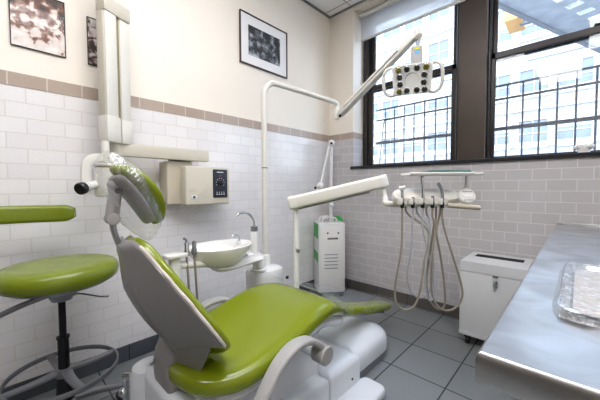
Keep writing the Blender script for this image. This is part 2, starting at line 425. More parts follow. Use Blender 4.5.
# ------------------------------------------------------------------ outside
struct('ground', box(B(), (-30, 3.4, -3.2), (30, 40, -3.0)), M['asphalt'])
r = thing('apartment_building', 'white painted brick building across the street with rows of windows', 'building', (-3, 22, -3))
obj('wall', box(B(), (-24, 22, -3), (16, 30, 15.2)), M['facade'], r, smooth=False)
bm = B()
for z in (5.6, 8.55, 11.9): box(bm, (-24, 21.85, z), (16, 22.05, z+.14)); box(bm, (-24, 21.93, z-1.75-.35), (16, 22.02, z-1.75-.1))
obj('string_course', bm, M['fwhite'], r, smooth=False, label='white projecting ledges between the window rows')
bm = B()
w, hgt = 1.42, 1.62
for s in (-1, 1): box(bm, (s*w/2-.045, -.1, 0), (s*w/2+.045, .02, hgt))
box(bm, (-w/2, -.12, -.06), (w/2, .02, .06)); box(bm, (-w/2, -.12, hgt-.06), (w/2, .02, hgt+.06))
box(bm, (-w/2, -.08, hgt*.5-.025), (w/2, .0, hgt*.5+.025)); box(bm, (-.018, -.05, 0), (.018, 0, hgt))
bmesh.ops.translate(bm, vec=(-3, 22, -3), verts=bm.verts)
win0 = obj('window', bm, M['fwhite'], r, smooth=False)
bm = box(B(), (-w/2, -.03, 0), (w/2, -.01, hgt)); bmesh.ops.translate(bm, vec=(-3, 22, -3), verts=bm.verts)
pane0 = obj('pane', bm, M['fpane'], win0, smooth=False)
bm = box(B(), (-w/2, -.045, hgt*.62), (w/2, -.03, hgt)); bmesh.ops.translate(bm, vec=(-3, 22, -3), verts=bm.verts)
blind0 = obj('blind', bm, M['fblind'], win0, smooth=False)
first = True
for row, z in enumerate((3.45, 6.4, 9.75, 12.9)):
    for k in range(11):
        x = -14.2+k*1.78
        o = win0 if first else win0.copy()
        if not first:
            C.objects.link(o); o.parent = r
            p_ = pane0.copy(); C.objects.link(p_); p_.parent = o
            if random.random() < .3:
                p_ = blind0.copy(); C.objects.link(p_); p_.parent = o
        o.location = (x+3, 0, z+3); first = False

r = thing('sidewalk_shed', 'grey concrete overhang with a row of slots seen high outside the right window', 'overhang', (2.5, 9, 4.5))
# slab with real slots
O = V((1.26, 7.28, 4.5)); u = V((1.22, 3.32, 0)).normalized(); w_ = V((u.y, -u.x, 0))
def SL(a, c, z): p = O+u*a+w_*c; return V((p.x, p.y, z))
bm = B()
def slabbox(a0, a1, c0, c1, z0=4.5, z1=4.53):
    s = bmesh.new(); bmesh.ops.create_cube(s, size=1)
    for v in s.verts:
        a = a0 if v.co.x < 0 else a1; c = c0 if v.co.y < 0 else c1; v.co = SL(a, c, z0 if v.co.z < 0 else z1)
    merge(bm, s)
rows = [(0, .50), (.62, 1.25), (1.37, 3.6)]
slabbox(-1.2, 7.5, 0, .45); slabbox(-1.2, 7.5, .68, 1.25); slabbox(-1.2, 7.5, 1.48, 3.8)
a = -1.2
while a < 7.4:
    slabbox(a, a+.27, .45, .68); slabbox(a+.15, a+.42, 1.25, 1.48); a += .45
obj('slab', bm, M['concrete'], r, smooth=False)
bm = B(); slabbox(-1.2, 7.5, -.08, 0, 4.46, 4.58); obj('fascia', bm, M['grille'], r, smooth=False)
for a in (-1.0, 3.0, 7.2): p = SL(a, 3.6, 0); obj('post', cyl(B(), (p.x, p.y, -3), (p.x, p.y, 4.5), .06), M['grille'], r)
r = thing('stone_parapet', 'tan stone block outside at the top of the right window', 'parapet', (1.0, 8, 4.4))
bm = box(B(), (.86, 7.6, 4.62), (1.16, 8.3, 5.6), .02, 2); obj('block', bm, M['tan'], r); obj('cap', box(B(), (.82, 7.56, 5.6), (1.2, 8.34, 5.7), .015), M['fwhite'], r); obj('bracket', box(B(), (1.1, 7.9, 4.60), (1.9, 8.0, 4.68)), M['grille'], r)

def grille(x0, bars, x1, label, bend=None):
    r = thing('window_grille', label, 'window grille', ((x0+x1)/2, 3.15, 1.3))
    bm = B(); box(bm, (x0, 3.142, 1.29), (x1, 3.158, 1.31)); box(bm, (x0, 3.135, 1.63), (x1, 3.165, 1.66)); obj('lower_rail', bm, M['grille'], r, smooth=False)
    bm = B(); box(bm, (x0, 3.142, 1.9), (x1, 3.158, 1.918)); box(bm, (x0, 3.142, 2.02), (x1, 3.158, 2.035)); obj('upper_rail', bm, M['grille'], r, smooth=False)
    for x in bars: obj('bar', cyl(B(), (x, 3.15, 1.25), (x, 3.15, 2.03), .0075, n=8), M['grille'], r)
    if bend: obj('bent_bar', tube(B(), [(x0+.02, 3.17, 1.25), (x0+.06, 3.17, 1.6), (x0+.09, 3.17, 1.88), (x0+.14, 3.17, 1.9), (x0+.3, 3.17, 1.905)], .006, 8, 4), M['grille'], r)
for xx, nx in ((.36, 1.31), (1.52, 3.0)):
    bars = []; x = xx+.12
    while x < nx: bars.append(x); x += .111
    grille(xx, bars, nx, 'grey barred grille outside the left window behind the surgical light' if xx < 1 else 'grey barred grille outside the right window above the tooth figurine', xx < 1)

# ------------------------------------------------------------------ pictures
def picture(y0, y1, z0, z1, fw, fd, label, art, matw=0., framemat='black', name='framed_picture'):
    r = thing(name, label, 'picture', (0, (y0+y1)/2, z0))
    bm = B()
    for a in (((y0, z0), (y1, z0+fw)), ((y0, z1-fw), (y1, z1)), ((y0, z0+fw), (y0+fw, z1-fw)), ((y1-fw, z0+fw), (y1, z1-fw))):
        box(bm, (.001, a[0][0], a[0][1]), (fd, a[1][0], a[1][1]), .0015, 1)
    obj('frame', bm, M[framemat], r, smooth=False)
    if matw: obj('mat_board', box(B(), (.002, y0+fw, z0+fw), (fd*.45, y1-fw, z1-fw)), M['paper'], r, smooth=False)
    q = fw+matw
    obj('print', box(B(), (.002, y0+q, z0+q), (fd*.5, y1-q, z1-q)), art, r, smooth=False)
    obj('glazing', box(B(), (fd*.6, y0+fw, z0+fw), (fd*.65, y1-fw, z1-fw)), M['picglass'], r, smooth=False)
art1 = rampmat('snowy_street_print', [(.34, '#2c1a14'), (.44, '#6b3f2c'), (.50, '#94705d'), (.55, '#d9ccc4'), (.8, '#f0e8e4')], 22., .2, 8., grad=.9, mid=.17)
art2 = rampmat('winter_tree_print', [(.36, '#1c1413'), (.46, '#4b2a22'), (.52, '#a89c98'), (.7, '#e6e0df')], 24., .6, 6., grad=-.8, mid=.15)
art3 = rampmat('lake_tree_print', [(.34, '#121316'), (.48, '#2a2c30'), (.56, '#6c7078'), (.68, '#b4b7bf'), (.85, '#dcdde2')], 16., .3, 10., grad=.35, mid=.25)
picture(.082-.0, .306, 1.862, 2.165, .004, .012, 'small black-framed photo of a snowy street, leftmost on the left wall', art1)
picture(.407, .60, 1.858, 2.135, .004, .012, 'small black-framed photo of a winter tree, half hidden behind the x-ray arm', art2)
picture(1.477, 2.027, 2.196, 2.632, .008, .022, 'large framed black and white photo with a wide white mat', art3, .082, 'panel')

# ------------------------------------------------------------------ x-ray generator, beam, arm, tube head
r = thing('xray_generator', 'beige wall-mounted x-ray control box with dark knob panel', 'x-ray unit', (.1, 1.0, 1.0))
obj('rear_housing', rbox(B(), (.001, .80, 1.015), (.13, .98, 1.31), .012, 4, 0, .008), M['beige_d'], r)
obj('housing', rbox(B(), (.02, .895, 1.008), (.20, 1.238, 1.278), .014, 4, 0, .012), M['beige'], r)
pn = obj('control_panel', rbox(B(), (.199, 1.098, 1.055), (.206, 1.215, 1.262), .008, 4, 0, .002), M['navy'], r, label='dark navy control panel')
obj('knob', cyl(B(), (.205, 1.155, 1.165), (.222, 1.155, 1.165), .018, bev=.003), M['black'], pn)
bm = B()
for k in range(8):
    th = PI*(.85+k*.19); box(bm, (.2055, 1.155+.033*math.cos(-th)-.002, 1.165+.033*math.sin(-th)-.002), (.2068, 1.155+.033*math.cos(-th)+.002, 1.165+.033*math.sin(-th)+.002))
for k in range(7): box(bm, (.2055, 1.128+k*.008, 1.238), (.2068, 1.133+k*.008, 1.245))
for k in range(4): box(bm, (.2055, 1.122+k*.019, 1.078), (.2068, 1.133+k*.019, 1.084)); box(bm, (.2055, 1.124+k*.019, 1.092), (.2068, 1.130+k*.019, 1.098))
obj('dial_marks', bm, M['paper'], pn, smooth=False, label='white dial marks')
obj('indicator', box(B(), (.2055, 1.148, 1.212), (.2075, 1.163, 1.218), .001, 1), M['red'], pn, label='red indicator mark')
sw = obj('power_switch', rbox(B(), (.199, .928, 1.052), (.205, .975, 1.078), .011, 5, 0, .002), M['whitemetal'], r)
obj('rocker', box(B(), (.204, .944, 1.058), (.210, .959, 1.072), .002), M['black'], sw)
bm = B()
for k, yy in enumerate((.925, .943, .962)): tube(bm, [(.2005, yy+.009*math.cos(a_), 1.108+.009*math.sin(a_)) for a_ in [2*PI*i/12 for i in range(12)]], .0012, 5, closed=True)
obj('round_emblem_marks', bm, M['beige_d'], r)

r = thing('wall_support_beam', 'long beige horizontal beam on the wall above the x-ray control box', 'support beam', (.12, .8, 1.36))
bm = box(B(), (.10, .50, 1.318), (.165, 1.09, 1.395), .006, 2); obj('beam', bm, M['beige'], r)
obj('wall_bracket', box(B(), (.001, .86, 1.32), (.10, 1.02, 1.40), .006), M['beige_d'], r)
obj('end_socket', cyl(B(), (.14, .49, 1.325), (.14, .49, 1.41), .034, bev=.004), M['beige'], r)

ang = V((-.07, .145, 0)).normalized(); FR = frame((.222, .446, 0), ang)   # x along the arm face, y into the wall side
r = thing('xray_boom', 'tall folded off-white x-ray scissor arm hanging upright by the left wall', 'x-ray arm', (.2, .5, 1.39))
def lb(bm, p0, p1, bev=.004): return box(bm, p0, p1, bev, 2, FR)
obj('arm_segment', lb(B(), (.003, 0, 1.50), (.074, .055, 2.13)), M['offwhite'], r)
obj('arm_segment', lb(B(), (.096, 0, 1.50), (.158, .055, 2.10)), M['offwhite'], r)
obj('arm_channel', lb(B(), (-.001, .012, 1.50), (.004, .06, 2.19), .001), M['beige'], r)
obj('inner_rail', lb(B(), (.07, .012, 1.45), (.098, .05, 2.12), .002), mat('dark_tan_channel', '#8f8466', .45), r, label='dark tan inner channel')
obj('top_cap', lb(B(), (-.004, -.006, 2.105), (.164, .06, 2.185), .006), M['beige'], r)
obj('joint_cover', lb(B(), (-.008, -.012, 1.388), (.078, .062, 1.532), .007), M['offwhite'], r)
obj('joint_cover', lb(B(), (.088, -.008, 1.388), (.165, .062, 1.525), .007), M['offwhite'], r)
obj('mounting_post', lb(B(), (-.002, .03, 2.185), (.06, .062, 2.5), .004), M['beige'], r)
obj('joint_pin', lb(B(), (.158, .03, 1.60), (.164, .045, 2.02), .001), M['skirt'], r)

r = thing('xray_tube_head', 'white x-ray tube head in a curved yoke with black-tipped cone', 'x-ray head', (.23, .43, 1.08))
c = V((.215, .435, 0))
bm = cyl(B(), c+V((0, 0, 1.285)), c+V((0, 0, 1.388)), .02, bev=.002); tube(bm, [c+V((.021*math.cos(a_), .021*math.sin(a_), 1.335)) for a_ in [2*PI*i/16 for i in range(16)]], .0015, 5, closed=True)
obj('hanger_post', bm, M['offwhite'], r)
path = smoothpath([c+V((-.01, .04, 1.292)), c+V((.0, -.0, 1.296)), c+V((.02, -.06, 1.29)), c+V((.03, -.092, 1.262)), c+V((.033, -.10, 1.21)), c+V((.033, -.10, 1.165))], 6)
obj('yoke', sweep(B(), path, rrect(.022, .008, .005), up=(1, .3, .05)), M['offwhite'], r)
hc = V((.225, .44, 0))
obj('head_body', lathe(B(), [(.045, 1.08), (.058, 1.085), (.064, 1.10), (.068, 1.225), (.064, 1.236), (.05, 1.24)], hc, n=32), M['offwhite'], r)
obj('head_ring', cyl(B(), hc+V((0, 0, 1.240)), hc+V((0, 0, 1.249)), .058), M['brass'], r)
obj('head_lid', lathe(B(), [(.062, 1.249), (.062, 1.256), (.05, 1.262)], hc, n=32), M['offwhite'], r)
a0, a1 = V((.225, .40, 1.155)), V((.30, .315, 1.13))
obj('cone', cyl(B(), a0, a1, .021, bev=.002), M['offwhite'], r)
obj('cone_collar', cyl(B(), a0*.35+a1*.65, a0*.2+a1*.8, .026, bev=.003), M['whitemetal'], r)
d_ = (a1-a0).normalized()
obj('cone_tip', lathe(B(), [(.028, -.004), (.031, .003), (.031, .022), (.026, .028)], a1, d_, 26), M['black'], r, label='black cone tip')

# ------------------------------------------------------------------ stool
SC = V((.387, .204, 0))
r = thing('dental_stool', 'lime green round drafting stool with chrome foot ring', 'stool', (SC.x, SC.y, 0))
SR = .232
obj('seat', lathe(B(), [(.03, .690), (SR*.80, .690), (SR*.93, .698), (SR, .722), (SR*1.0, .752), (SR*.95, .774), (SR*.85, .784), (SR*.6, .785), (SR*.3, .784), (.02, .784)], SC, n=48), M['greend'], r, sub=1)
obj('seat_plate', lathe(B(), [(.05, .642), (.075, .650), (.12, .669), (SR*.8, .684), (SR*.8, .691)], SC, n=32), M['alu'], r)
bm = cyl(B(), SC+V((0, 0, .61)), SC+V((0, 0, .669)), .04, .055); box(bm, SC+V((-.07, -.05, .635)), SC+V((.07, .05, .66)), .006)
obj('tilt_mechanism', bm, M['alu'], r)
lv = obj('lever', tube(B(), [SC+V((.03, .03, .64)), SC+V((.08, .07, .638)), SC+V((.15, .12, .630)), SC+V((.17, .15, .628))], .004, 8, 4), M['chrome'], r)
obj('gas_lift', cyl(B(), SC+V((0, 0, .40)), SC+V((0, 0, .62)), .0145), M['blackrod'], r)
obj('column_sleeve', lathe(B(), [(.022, .24), (.022, .425), (.026, .428), (.026, .438), (.018, .442)], SC, n=24), M['blackrod'], r)
ringc = SC+V((0, 0, .268))
RR = .214
rg = obj('foot_ring', sweep(B(), [ringc+V((RR*math.cos(a_), RR*math.sin(a_), 0)) for a_ in [2*PI*i/64 for i in range(64)]], rrect(.004, .0115, .003, 2), closed=True, up=(0, 0, 1)), M['alu'], r)
for k in range(4):
    a_ = math.radians(8+k*90); d_ = V((math.cos(a_), math.sin(a_), 0))
    pth = [ringc+d_*.028+V((0, 0, .006)), ringc+d_*.10+V((0, 0, -.002)), ringc+d_*(RR-.003)]
    obj('ring_spoke', sweep(B(), smoothpath(pth, 4), rrect(.014, .006, .003, 2), up=(0, 0, 1), scales=[1.5-.05*i for i in range(9)]), M['alu'], r)
obj('ring_hub', cyl(B(), ringc+V((0, 0, -.02)), ringc+V((0, 0, .02)), .034, bev=.004), M['alu'], r)
obj('base_hub', lathe(B(), [(.035, .085), (.042, .10), (.034, .16), (.026, .25)], SC, n=24), M['blackrod'], r)
for k in range(5):
    a_ = math.radians(20+k*72); d_ = V((math.cos(a_), math.sin(a_), 0))
    pth = [SC+d_*.02+V((0, 0, .125)), SC+d_*.12+V((0, 0, .11)), SC+d_*.235+V((0, 0, .075))]
    lg = obj('leg', sweep(B(), smoothpath(pth, 4), rrect(.02, .012, .006, 2), up=(0, 0, 1), scales=[1.15-.05*i for i in range(9)]), M['alu'], r)
    e = SC+d_*.235; sd = V((-d_.y, d_.x, 0))
    bm = B()
    for s in (-1, 1): cyl(bm, e+sd*(s*.004)+V((0, 0, .025)), e+sd*(s*.018)+V((0, 0, .025)), .025, bev=.003, n=18)
    cyl(bm, e+V((0, 0, .03)), e+V((0, 0, .068)), .006)
    obj('caster', bm, M['black'], lg)
bk = [(.250, .285, 1.004), (.218, .22, 1.002), (.20, .12, 1.004), (.205, .0, 1.006), (.24, -.11, 1.008), (.29, -.18, 1.01)]
pts = smoothpath(bk, 6)
sc_ = [min(1, .55+.45*math.sin(min(1, i/4)*PI/2)) if i < 5 else (min(1, .55+.45*math.sin(min(1, (len(pts)-1-i)/4)*PI/2)) if len(pts)-1-i < 5 else 1) for i in range(len(pts))]
obj('backrest', sweep(B(), pts, rrect(.025, .042, .018, 4), up=(0, 0, 1), scales=sc_), M['greend'], r)
obj('backrest_tube', tube(B(), [SC+V((-.01, -.03, .645)), SC+V((-.03, -.13, .615)), SC+V((-.06, -.24, .575)), SC+V((-.09, -.36, .58)), SC+V((-.12, -.40, .66)), SC+V((-.15, -.33, .85)), SC+V((-.15, -.28, 1.0))], .0125, 12, 6), M['alu'], r)

# ------------------------------------------------------------------ dental chair
CX = 1.03
ch = thing('dental_chair', 'reclined lime green dental chair with grey back shell and white base', 'dental chair', (CX, 1.0, 0))
#            y    hw   ztop  thick dish
ST = [(.415, .10, .482, .045, .0), (.435, .165, .492, .075, .0), (.49, .240, .497, .10, .012), (.60, .270, .503, .115, .022), (.75, .278, .528, .12, .024), (.90, .272, .572, .118, .02),
      (1.03, .262, .592, .11, .012), (1.13, .243, .582, .10, .005), (1.24, .214, .532, .09, .0), (1.36, .148, .455, .075, -.004), (1.47, .092, .400, .064, -.004),
      (1.62, .072, .348, .062, -.004), (1.82, .070, .292, .06, -.004), (2.08, .068, .238, .056, -.004), (2.12, .058, .225, .04, 0), (2.15, .03, .215, .014, 0)]
def seat_ring(y, hw, zt, th, dish, n=28, e=.42):
    out = []
    for k in range(n):
        a_ = 2*PI*k/n; ca, sa = math.cos(a_), math.sin(a_)
        x = hw*abs(ca)**e*(1 if ca > 0 else -1); z = th/2*abs(sa)**.75*(1 if sa > 0 else -1)
        if sa > 0: z -= dish*(1-(x/hw)**2)*1.0
        out.append(V((CX+x, y, zt-th/2+z)))
    return out
ys = [.415, .422, .437, .465, .52, .60, .70, .80, .90, .98, 1.06, 1.14, 1.22, 1.30, 1.38, 1.46, 1.56, 1.68, 1.80, 1.92, 2.03, 2.09, 2.135, 2.15]
obj('seat_cushion', loft(B(), [seat_ring(y, *interp(ST, y)) for y in ys]), M['green'], ch, sub=1, angle=80)
def shell_ring(y, hw, zt, th, dish):
    return [V((CX+x*hw, y, zt-th*.75-z)) for x, z in ((-.90, 0), (-.94, .03), (-.80, .075), (-.4, .10), (.4, .10), (.80, .075), (.94, .03), (.90, 0))]
obj('seat_shell', loft(B(), [shell_ring(y, *interp(ST, y)) for y in (.46, .52, .6, .7, .8, .9, 1.0, 1.1, 1.2, 1.3, 1.4)]), M['basewhite'], ch, sub=1)
obj('leg_rest_plate', loft(B(), [[V((CX+x, y, interp(ST, y)[1]-z-.02)) for x, z in ((-.05, .015), (-.05, .045), (.05, .045), (.05, .015))] for y in (1.4, 1.5, 1.7, 1.9, 2.0)]), M['blackmetal'], ch, label='black plate under the leg rest')

Bq, Tq = V((0, .60, .455)), V((0, .315, .925)); tdir = (Tq-Bq).normalized(); ndir = V((0, tdir.z, -tdir.y))
LB = (Tq-Bq).length
def backp(x, s, n_):   # s metres along the back, n_ forward of its plane
    bow = .012*math.sin(max(0, min(1, s/LB))*PI)
    return V((CX+.024+x, 0, 0))+V((0, Bq.y, Bq.z))+tdir*s+ndir*(n_-bow)
HW = [(.045, .03), (.055, .065), (.07, .095), (.09, .12), (.12, .145), (.15, .162), (.18, .182), (.192, .205), (.201, .24), (.208, .268), (.222, .284), (.26, .286), (.30, .276), (.38, .246), (.46, .192), (.51, .148), (.56, .115), (.58, .09), (.592, .06)]
def back_ring(s, grow=0.):
    hw = interp(HW, s)[0]+grow; d = (.080*min(1, (hw/.20))*(.75+.25*math.sin(min(1, s/LB)*PI)))*min(1, .35+s*4); k_ = -max(0, .185-s)*.80; out = []
    us = [1, .94, .85, .72, .58, .45, .36, .32, .28, .1, -.1, -.28, -.32, -.36, -.45, -.58, -.72, -.85, -.94, -1]
    pf = lambda q: 1.06 if q <= .3 else 1-((q-.3)/.7)**.95
    for u_ in us: out.append(backp(u_*hw, s, k_-d*pf(abs(u_))-.004))
    for u_ in us[::-1]: out.append(backp(u_*hw*.985, s, k_+.008-.5*d*(1-abs(u_)**1.5)))
    return out
ss = [.04, .045, .052, .062, .075, .09, .105, .12, .14, .165, .186, .193, .199, .205, .218, .24, .28, .32, .36, .4, .44, .48, .52, .55, .57, .584, .592]
sh = obj('back_shell', loft(B(), [back_ring(s) for s in ss]), M['greyplastic'], ch, angle=60, label='grey moulded back shell')
# pale rim line on both edges of the shell
for sg in (-1, 1):
    pth = [backp(sg*interp(HW, s)[0], s, .004) for s in [.205+.37*i/24 for i in range(25)]]
    obj('shell_rim', tube(B(), pth, .0055, 8), M['rim'], sh, label='pale edge of the back shell')
HWC = [(.06, .10), (.08, .13), (.11, .18), (.15, .235), (.20, .268), (.30, .268), (.38, .226), (.46, .180), (.52, .135), (.55, .095), (.575, .07), (.588, .04)]
def cush_ring(s):
    hw = interp(HWC, s)[0]; n = 24; out = []; th = .034*min(1, (s-.045)/.03, (.615-s)/.05)
    for k in range(n):
        a_ = 2*PI*k/n; ca, sa = math.cos(a_), math.sin(a_)
        x = hw*abs(ca)**.45*(1 if ca > 0 else -1); q = abs(sa)**.8*(1 if sa > 0 else -1)*th/1.2
        dish = -.03*(1-(x/hw)**2)
        out.append(backp(x, s, .020+dish*.8+q))
    return out
obj('back_cushion', loft(B(), [cush_ring(s) for s in (.06, .07, .085, .1, .12, .15, .2, .28, .36, .44, .5, .54, .555, .57, .58, .588)]), M['green'], ch, sub=1, angle=80)
# bracket that carries the backrest
bp_ = [(.495, .60), (.462, .53), (.44, .46), (.445, .38), (.475, .30), (.52, .24)]
bm = sweep(B(), smoothpath([(CX-.035, y, z) for y, z in bp_], 5), rrect(.075, .03, .018, 3), up=(0, 1, .2))
br = obj('back_bracket', bm, M['greyplastic'], ch)
# rear part of the base
obj('rear_cover', rbox(B(), (.79, .40, .03), (1.24, .78, .385), .05, 5, 2, .03), M['basewhite'], ch)
obj('rear_cap', lathe(B(), [(.075, .03), (.075, .34), (.065, .37), (.04, .385)], (.80, .44, 0), n=28), M['basewhite'], ch)
bm = cyl(B(), (.72, .36, .32), (.76, .40, .32), .014, bev=.002); cyl(bm, (.715, .37, .16), (.715, .37, .30), .012); ball(bm, (.72, .36, .25), .02); cyl(bm, (.70, .35, .12), (.74, .40, .12), .018)
obj('water_valve', bm, M['chrome'], ch)
obj('vent_slot', box(B(), (1.105, .396, .31), (1.135, .402, .375), .002, 1), M['black'], ch)
# base
obj('lift_housing', rbox(B(), (.86, .72, .15), (1.20, 1.12, .43), .04, 4, 2, .03), M['basewhite'], ch)
def domebox(x0, x1, y0, y1, zs, zc, rad=0., front=0.):
    """plan outline lofted upward to a domed top"""
    def outline(ins):
        a0, a1, b0, b1 = x0+ins, x1-ins, y0+ins*.4, y1-ins; pts = []
        rr = max(.012, rad-ins*.5)
        for cx, cy, s, rad_ in ((a1-rr, b1-rr, 0, rr), (a0+rr, b1-rr, 1, rr), (a0+.012, b0+.012, 2, .012), (a1-.012, b0+.012, 3, .012)):
            for k in range(7):
                th = PI/2*(s+k/6); pts.append((cx+rad_*math.cos(th), cy+rad_*math.sin(th)))
        return pts
    prof = [(0, zs[0]), (0, zs[1]), (.006, zs[1]+(zc-zs[1])*.38), (.022, zs[1]+(zc-zs[1])*.70), (.06, zs[1]+(zc-zs[1])*.90), (.11, zc)]
    return loft(B(), [[V((x, y, z)) for x, y in outline(i)] for i, z in prof])
obj('base_toe', domebox(.83, 1.225, 1.40, 1.87, (.055, .118), .182, .14), M['basewhite'], ch, angle=60)
obj('toe_skirt', domebox(.84, 1.215, 1.40, 1.86, (.0, .045), .056, .14), M['skirt'], ch, smooth=False)
obj('base_cover', domebox(.815, 1.26, 1.118, 1.40, (.0, .170), .205, .03), M['basewhite'], ch, angle=60)
obj('base_cover', domebox(.815, 1.265, .78, 1.102, (.0, .178), .215, .012), M['basewhite'], ch, angle=60)
obj('base_core', box(B(), (.86, .80, .01), (1.235, 1.41, .165), .01), M['black'], ch)
fp = obj('foot_step', rbox(B(), (1.245, .92, .0), (1.40, 1.44, .055), .045, 5, 2, .018), M['basewhite'], ch)
bm = B()
for p in ((1.262, 1.30, .10), (1.262, 1.02, .10)): cyl(bm, p, (p[0]+.004, p[1], p[2]), .006)
obj('cover_screw', bm, M['black'], ch)
# armrests
for sg in (1, -1):
    X = CX+sg*.315
    pth = smoothpath([(X, .57, .29), (X, .60, .37), (X, .65, .44), (X, .71, .495), (X, .78, .522), (X, .86, .512), (X, .92, .47), (X, .935, .43)], 6)
    ar = obj('armrest', sweep(B(), pth, rrect(.025, .013, .009, 4), up=(0, 1, 0) if 0 else None) if 0 else sweep(B(), pth, rrect(.013, .029, .010, 4), up=(1, 0, 0)), M['greyarm'], ch)
    obj('pivot_disc', lathe(B(), [(.036, -.03), (.040, -.026), (.040, .030), (.035, .035)], (X+sg*.003, .938, .428), (sg, 0, 0), 28), M['greyarm'], ar)
    obj('arm_support', cyl(B(), (CX+sg*.2, .935, .425), (X-sg*.025, .935, .425), .026, bev=.003), M['basewhite'], ar)

# headrest
hr0, hr1 = V((CX, .412, 1.012)), V((CX, .278, 1.208)); hd = (hr1-hr0).normalized(); hn = V((0, hd.z, -hd.y)); HL = (hr1-hr0).length
def head_ring(s, hw, n0, th, bow=.03):
    out = []; n = 24; bo = bow*(math.sin(s/HL*PI)-.75)
    for k in range(n):
        a_ = 2*PI*k/n; ca, sa = math.cos(a_), math.sin(a_); x = hw*abs(ca)**.6*(1 if ca > 0 else -1)
        out.append(hr0+hd*s+V((x, 0, 0))+hn*(n0+bo-.015*(1-(x/max(hw, .01))**2)+th/2*abs(sa)**.8*(1 if sa > 0 else -1)))
    return out
tabh = [(0, .025, .02), (.02, .052, .038), (.06, .076, .046), (.13, .096, .048), (.2, .096, .046), (.25, .075, .042), (.275, .045, .032), (.285, .02, .015)]
hp = obj('headrest_pad', loft(B(), [head_ring(s*HL/.285, w1, .02, t1) for s, w1, t1 in [(q,)+interp(tabh, q) for q in (0, .01, .03, .06, .1, .14, .18, .22, .25, .27, .28, .285)]]), M['green'], ch, sub=1, angle=80)
obj('headrest_plate', loft(B(), [head_ring(s*HL/.285, w1*.80, -.020, .024, .008) for s, w1, t1 in [(q,)+interp(tabh, q) for q in (.02, .05, .09, .14, .19, .23, .255)]]), M['greyplastic'], hp, sub=1, angle=80)
bm = B()
box(bm, (-.020, -.018, -.060), (.020, .018, .060), .010, 3, frame((CX+.0, .268, 1.085), (1, 0, 0), (0, .12, 1)))
cyl(bm, (CX-.024, .275, 1.14), (CX+.024, .275, 1.14), .021, bev=.003); cyl(bm, (CX-.024, .262, 1.03), (CX+.024, .262, 1.03), .019, bev=.003)
jb = obj('headrest_joint', bm, M['greyarm'], ch)
obj('joint_knob', cyl(B(), (CX+.024, .274, 1.12), (CX+.036, .274, 1.12), .009, bev=.002), M['blackmetal'], jb)
obj('joint_link', cyl(B(), (CX, .275, 1.14), (CX, .315, 1.145), .012), M['greyarm'], jb)
bm = sweep(B(), smoothpath([(CX, .262, 1.03), (CX, .266, .99), (CX, .285, .93), (CX, .325, .86)], 4), rrect(.02, .006, .003, 2), up=(0, 1, 0)); obj('headrest_bar', bm, M['alu'], ch)

# plastic covers (lie over the chair: things of their own)
bm = bmesh.new(); bmesh.ops.create_uvsphere(bm, u_segments=40, v_segments=26, radius=1)
cc = V((CX, .322, 1.105))
for v in bm.verts:
    p = v.co.copy(); q = cc+V((p.x*.108, 0, 0))+hd*(p.z*.158)+hn*(p.y*.060+.006)
    q += hn*(-.035)*max(0, -p.z*.8)+V((0, 0, -.02))*max(0, -p.y)
    nn = noise.noise(q*14)*.016+noise.noise(q*40)*.006
    q += p.normalized().x*V((1, 0, 0))*nn+hn*nn*p.y+hd*nn*p.z
    if p.z > .75: q += V((0, .02*p.y, .012*abs(p.x)*4*(p.z-.75)))
    v.co = q
o = obj('plastic_headrest_cover', bm, M['film'], None, origin=(CX, .3, 1.0), angle=180); tagged(o, 'clear crinkled plastic bag pulled over the dental chair headrest', 'plastic cover')
bm = B(); nx, ny = 26, 50; grid = []
for j in range(ny+1):
    y = 1.12+(2.15-1.12)*j/ny; hw, zt, th, di = interp(ST, min(y, 2.08)); row = []; f_ = j/ny
    hwf = max(hw+.012, .235+(.075-.235)*f_)          # far side pulled taut between knee and foot
    ztaut = .592+(.245-.592)*f_
    for i in range(nx+1):
        u_ = -1+2*i/nx
        x = u_*(hwf if u_ < 0 else hw+.006)
        z = zt+.018
        if u_ < 0: z = max(z, zt+.018+(ztaut-zt-.01)*min(1, -u_*1.6))-.02*max(0, -u_-.9)/.1
        else: z -= max(0, u_-.72)/.28*.05
        z += (noise.noise(V((x*22, y*9, 3)))*.006+noise.noise(V((x*60, y*30, 1)))*.004)*(.3+.7*f_)
        z = max(z, zt+.014-(.06 if u_ > .72 else 0))
        row.append(bm.verts.new((CX+x+noise.noise(V((x*9, y*18, 7)))*.010*abs(u_), y, z)))
    grid.append(row)
for j in range(ny):
    for i in range(nx): bm.faces.new((grid[j][i], grid[j][i+1], grid[j+1][i+1], grid[j+1][i]))
o = obj('plastic_leg_rest_cover', bm, M['film3'], None, origin=(CX, 1.7, .35), angle=180); tagged(o, 'clear crinkled plastic sheet over the foot end of the dental chair', 'plastic cover')

# ------------------------------------------------------------------ side unit with cuspidor bowl
UC = V((.455, 1.365, 0))
r = thing('cuspidor_unit', 'white side unit with spittoon bowl behind the dental chair', 'cuspidor', (UC.x, UC.y, 0))
def ell(cx, cy, a, b_, z, n=32, e=.8, tw=0.):
    return [V((cx+a*abs(math.cos(t_))**e*(1 if math.cos(t_) > 0 else -1), cy+b_*abs(math.sin(t_))**e*(1 if math.sin(t_) > 0 else -1), z)) for t_ in [2*PI*k/n for k in range(n)]]
bm = B()
loft(bm, [ell(UC.x, UC.y, a, b_, z, e=.62) for a, b_, z in ((.105, .13, 0), (.105, .13, .47), (.107, .133, .51), (.10, .125, .535), (.08, .10, .548), (.03, .04, .55))])
obj('unit_housing', bm, M['white'], r)
obj('hose_port', cyl(B(), (UC.x+.10, UC.y+.12, .46), (UC.x+.116, UC.y+.13, .46), .012), M['black'], r)
ec = V((.495, 1.275, 0))
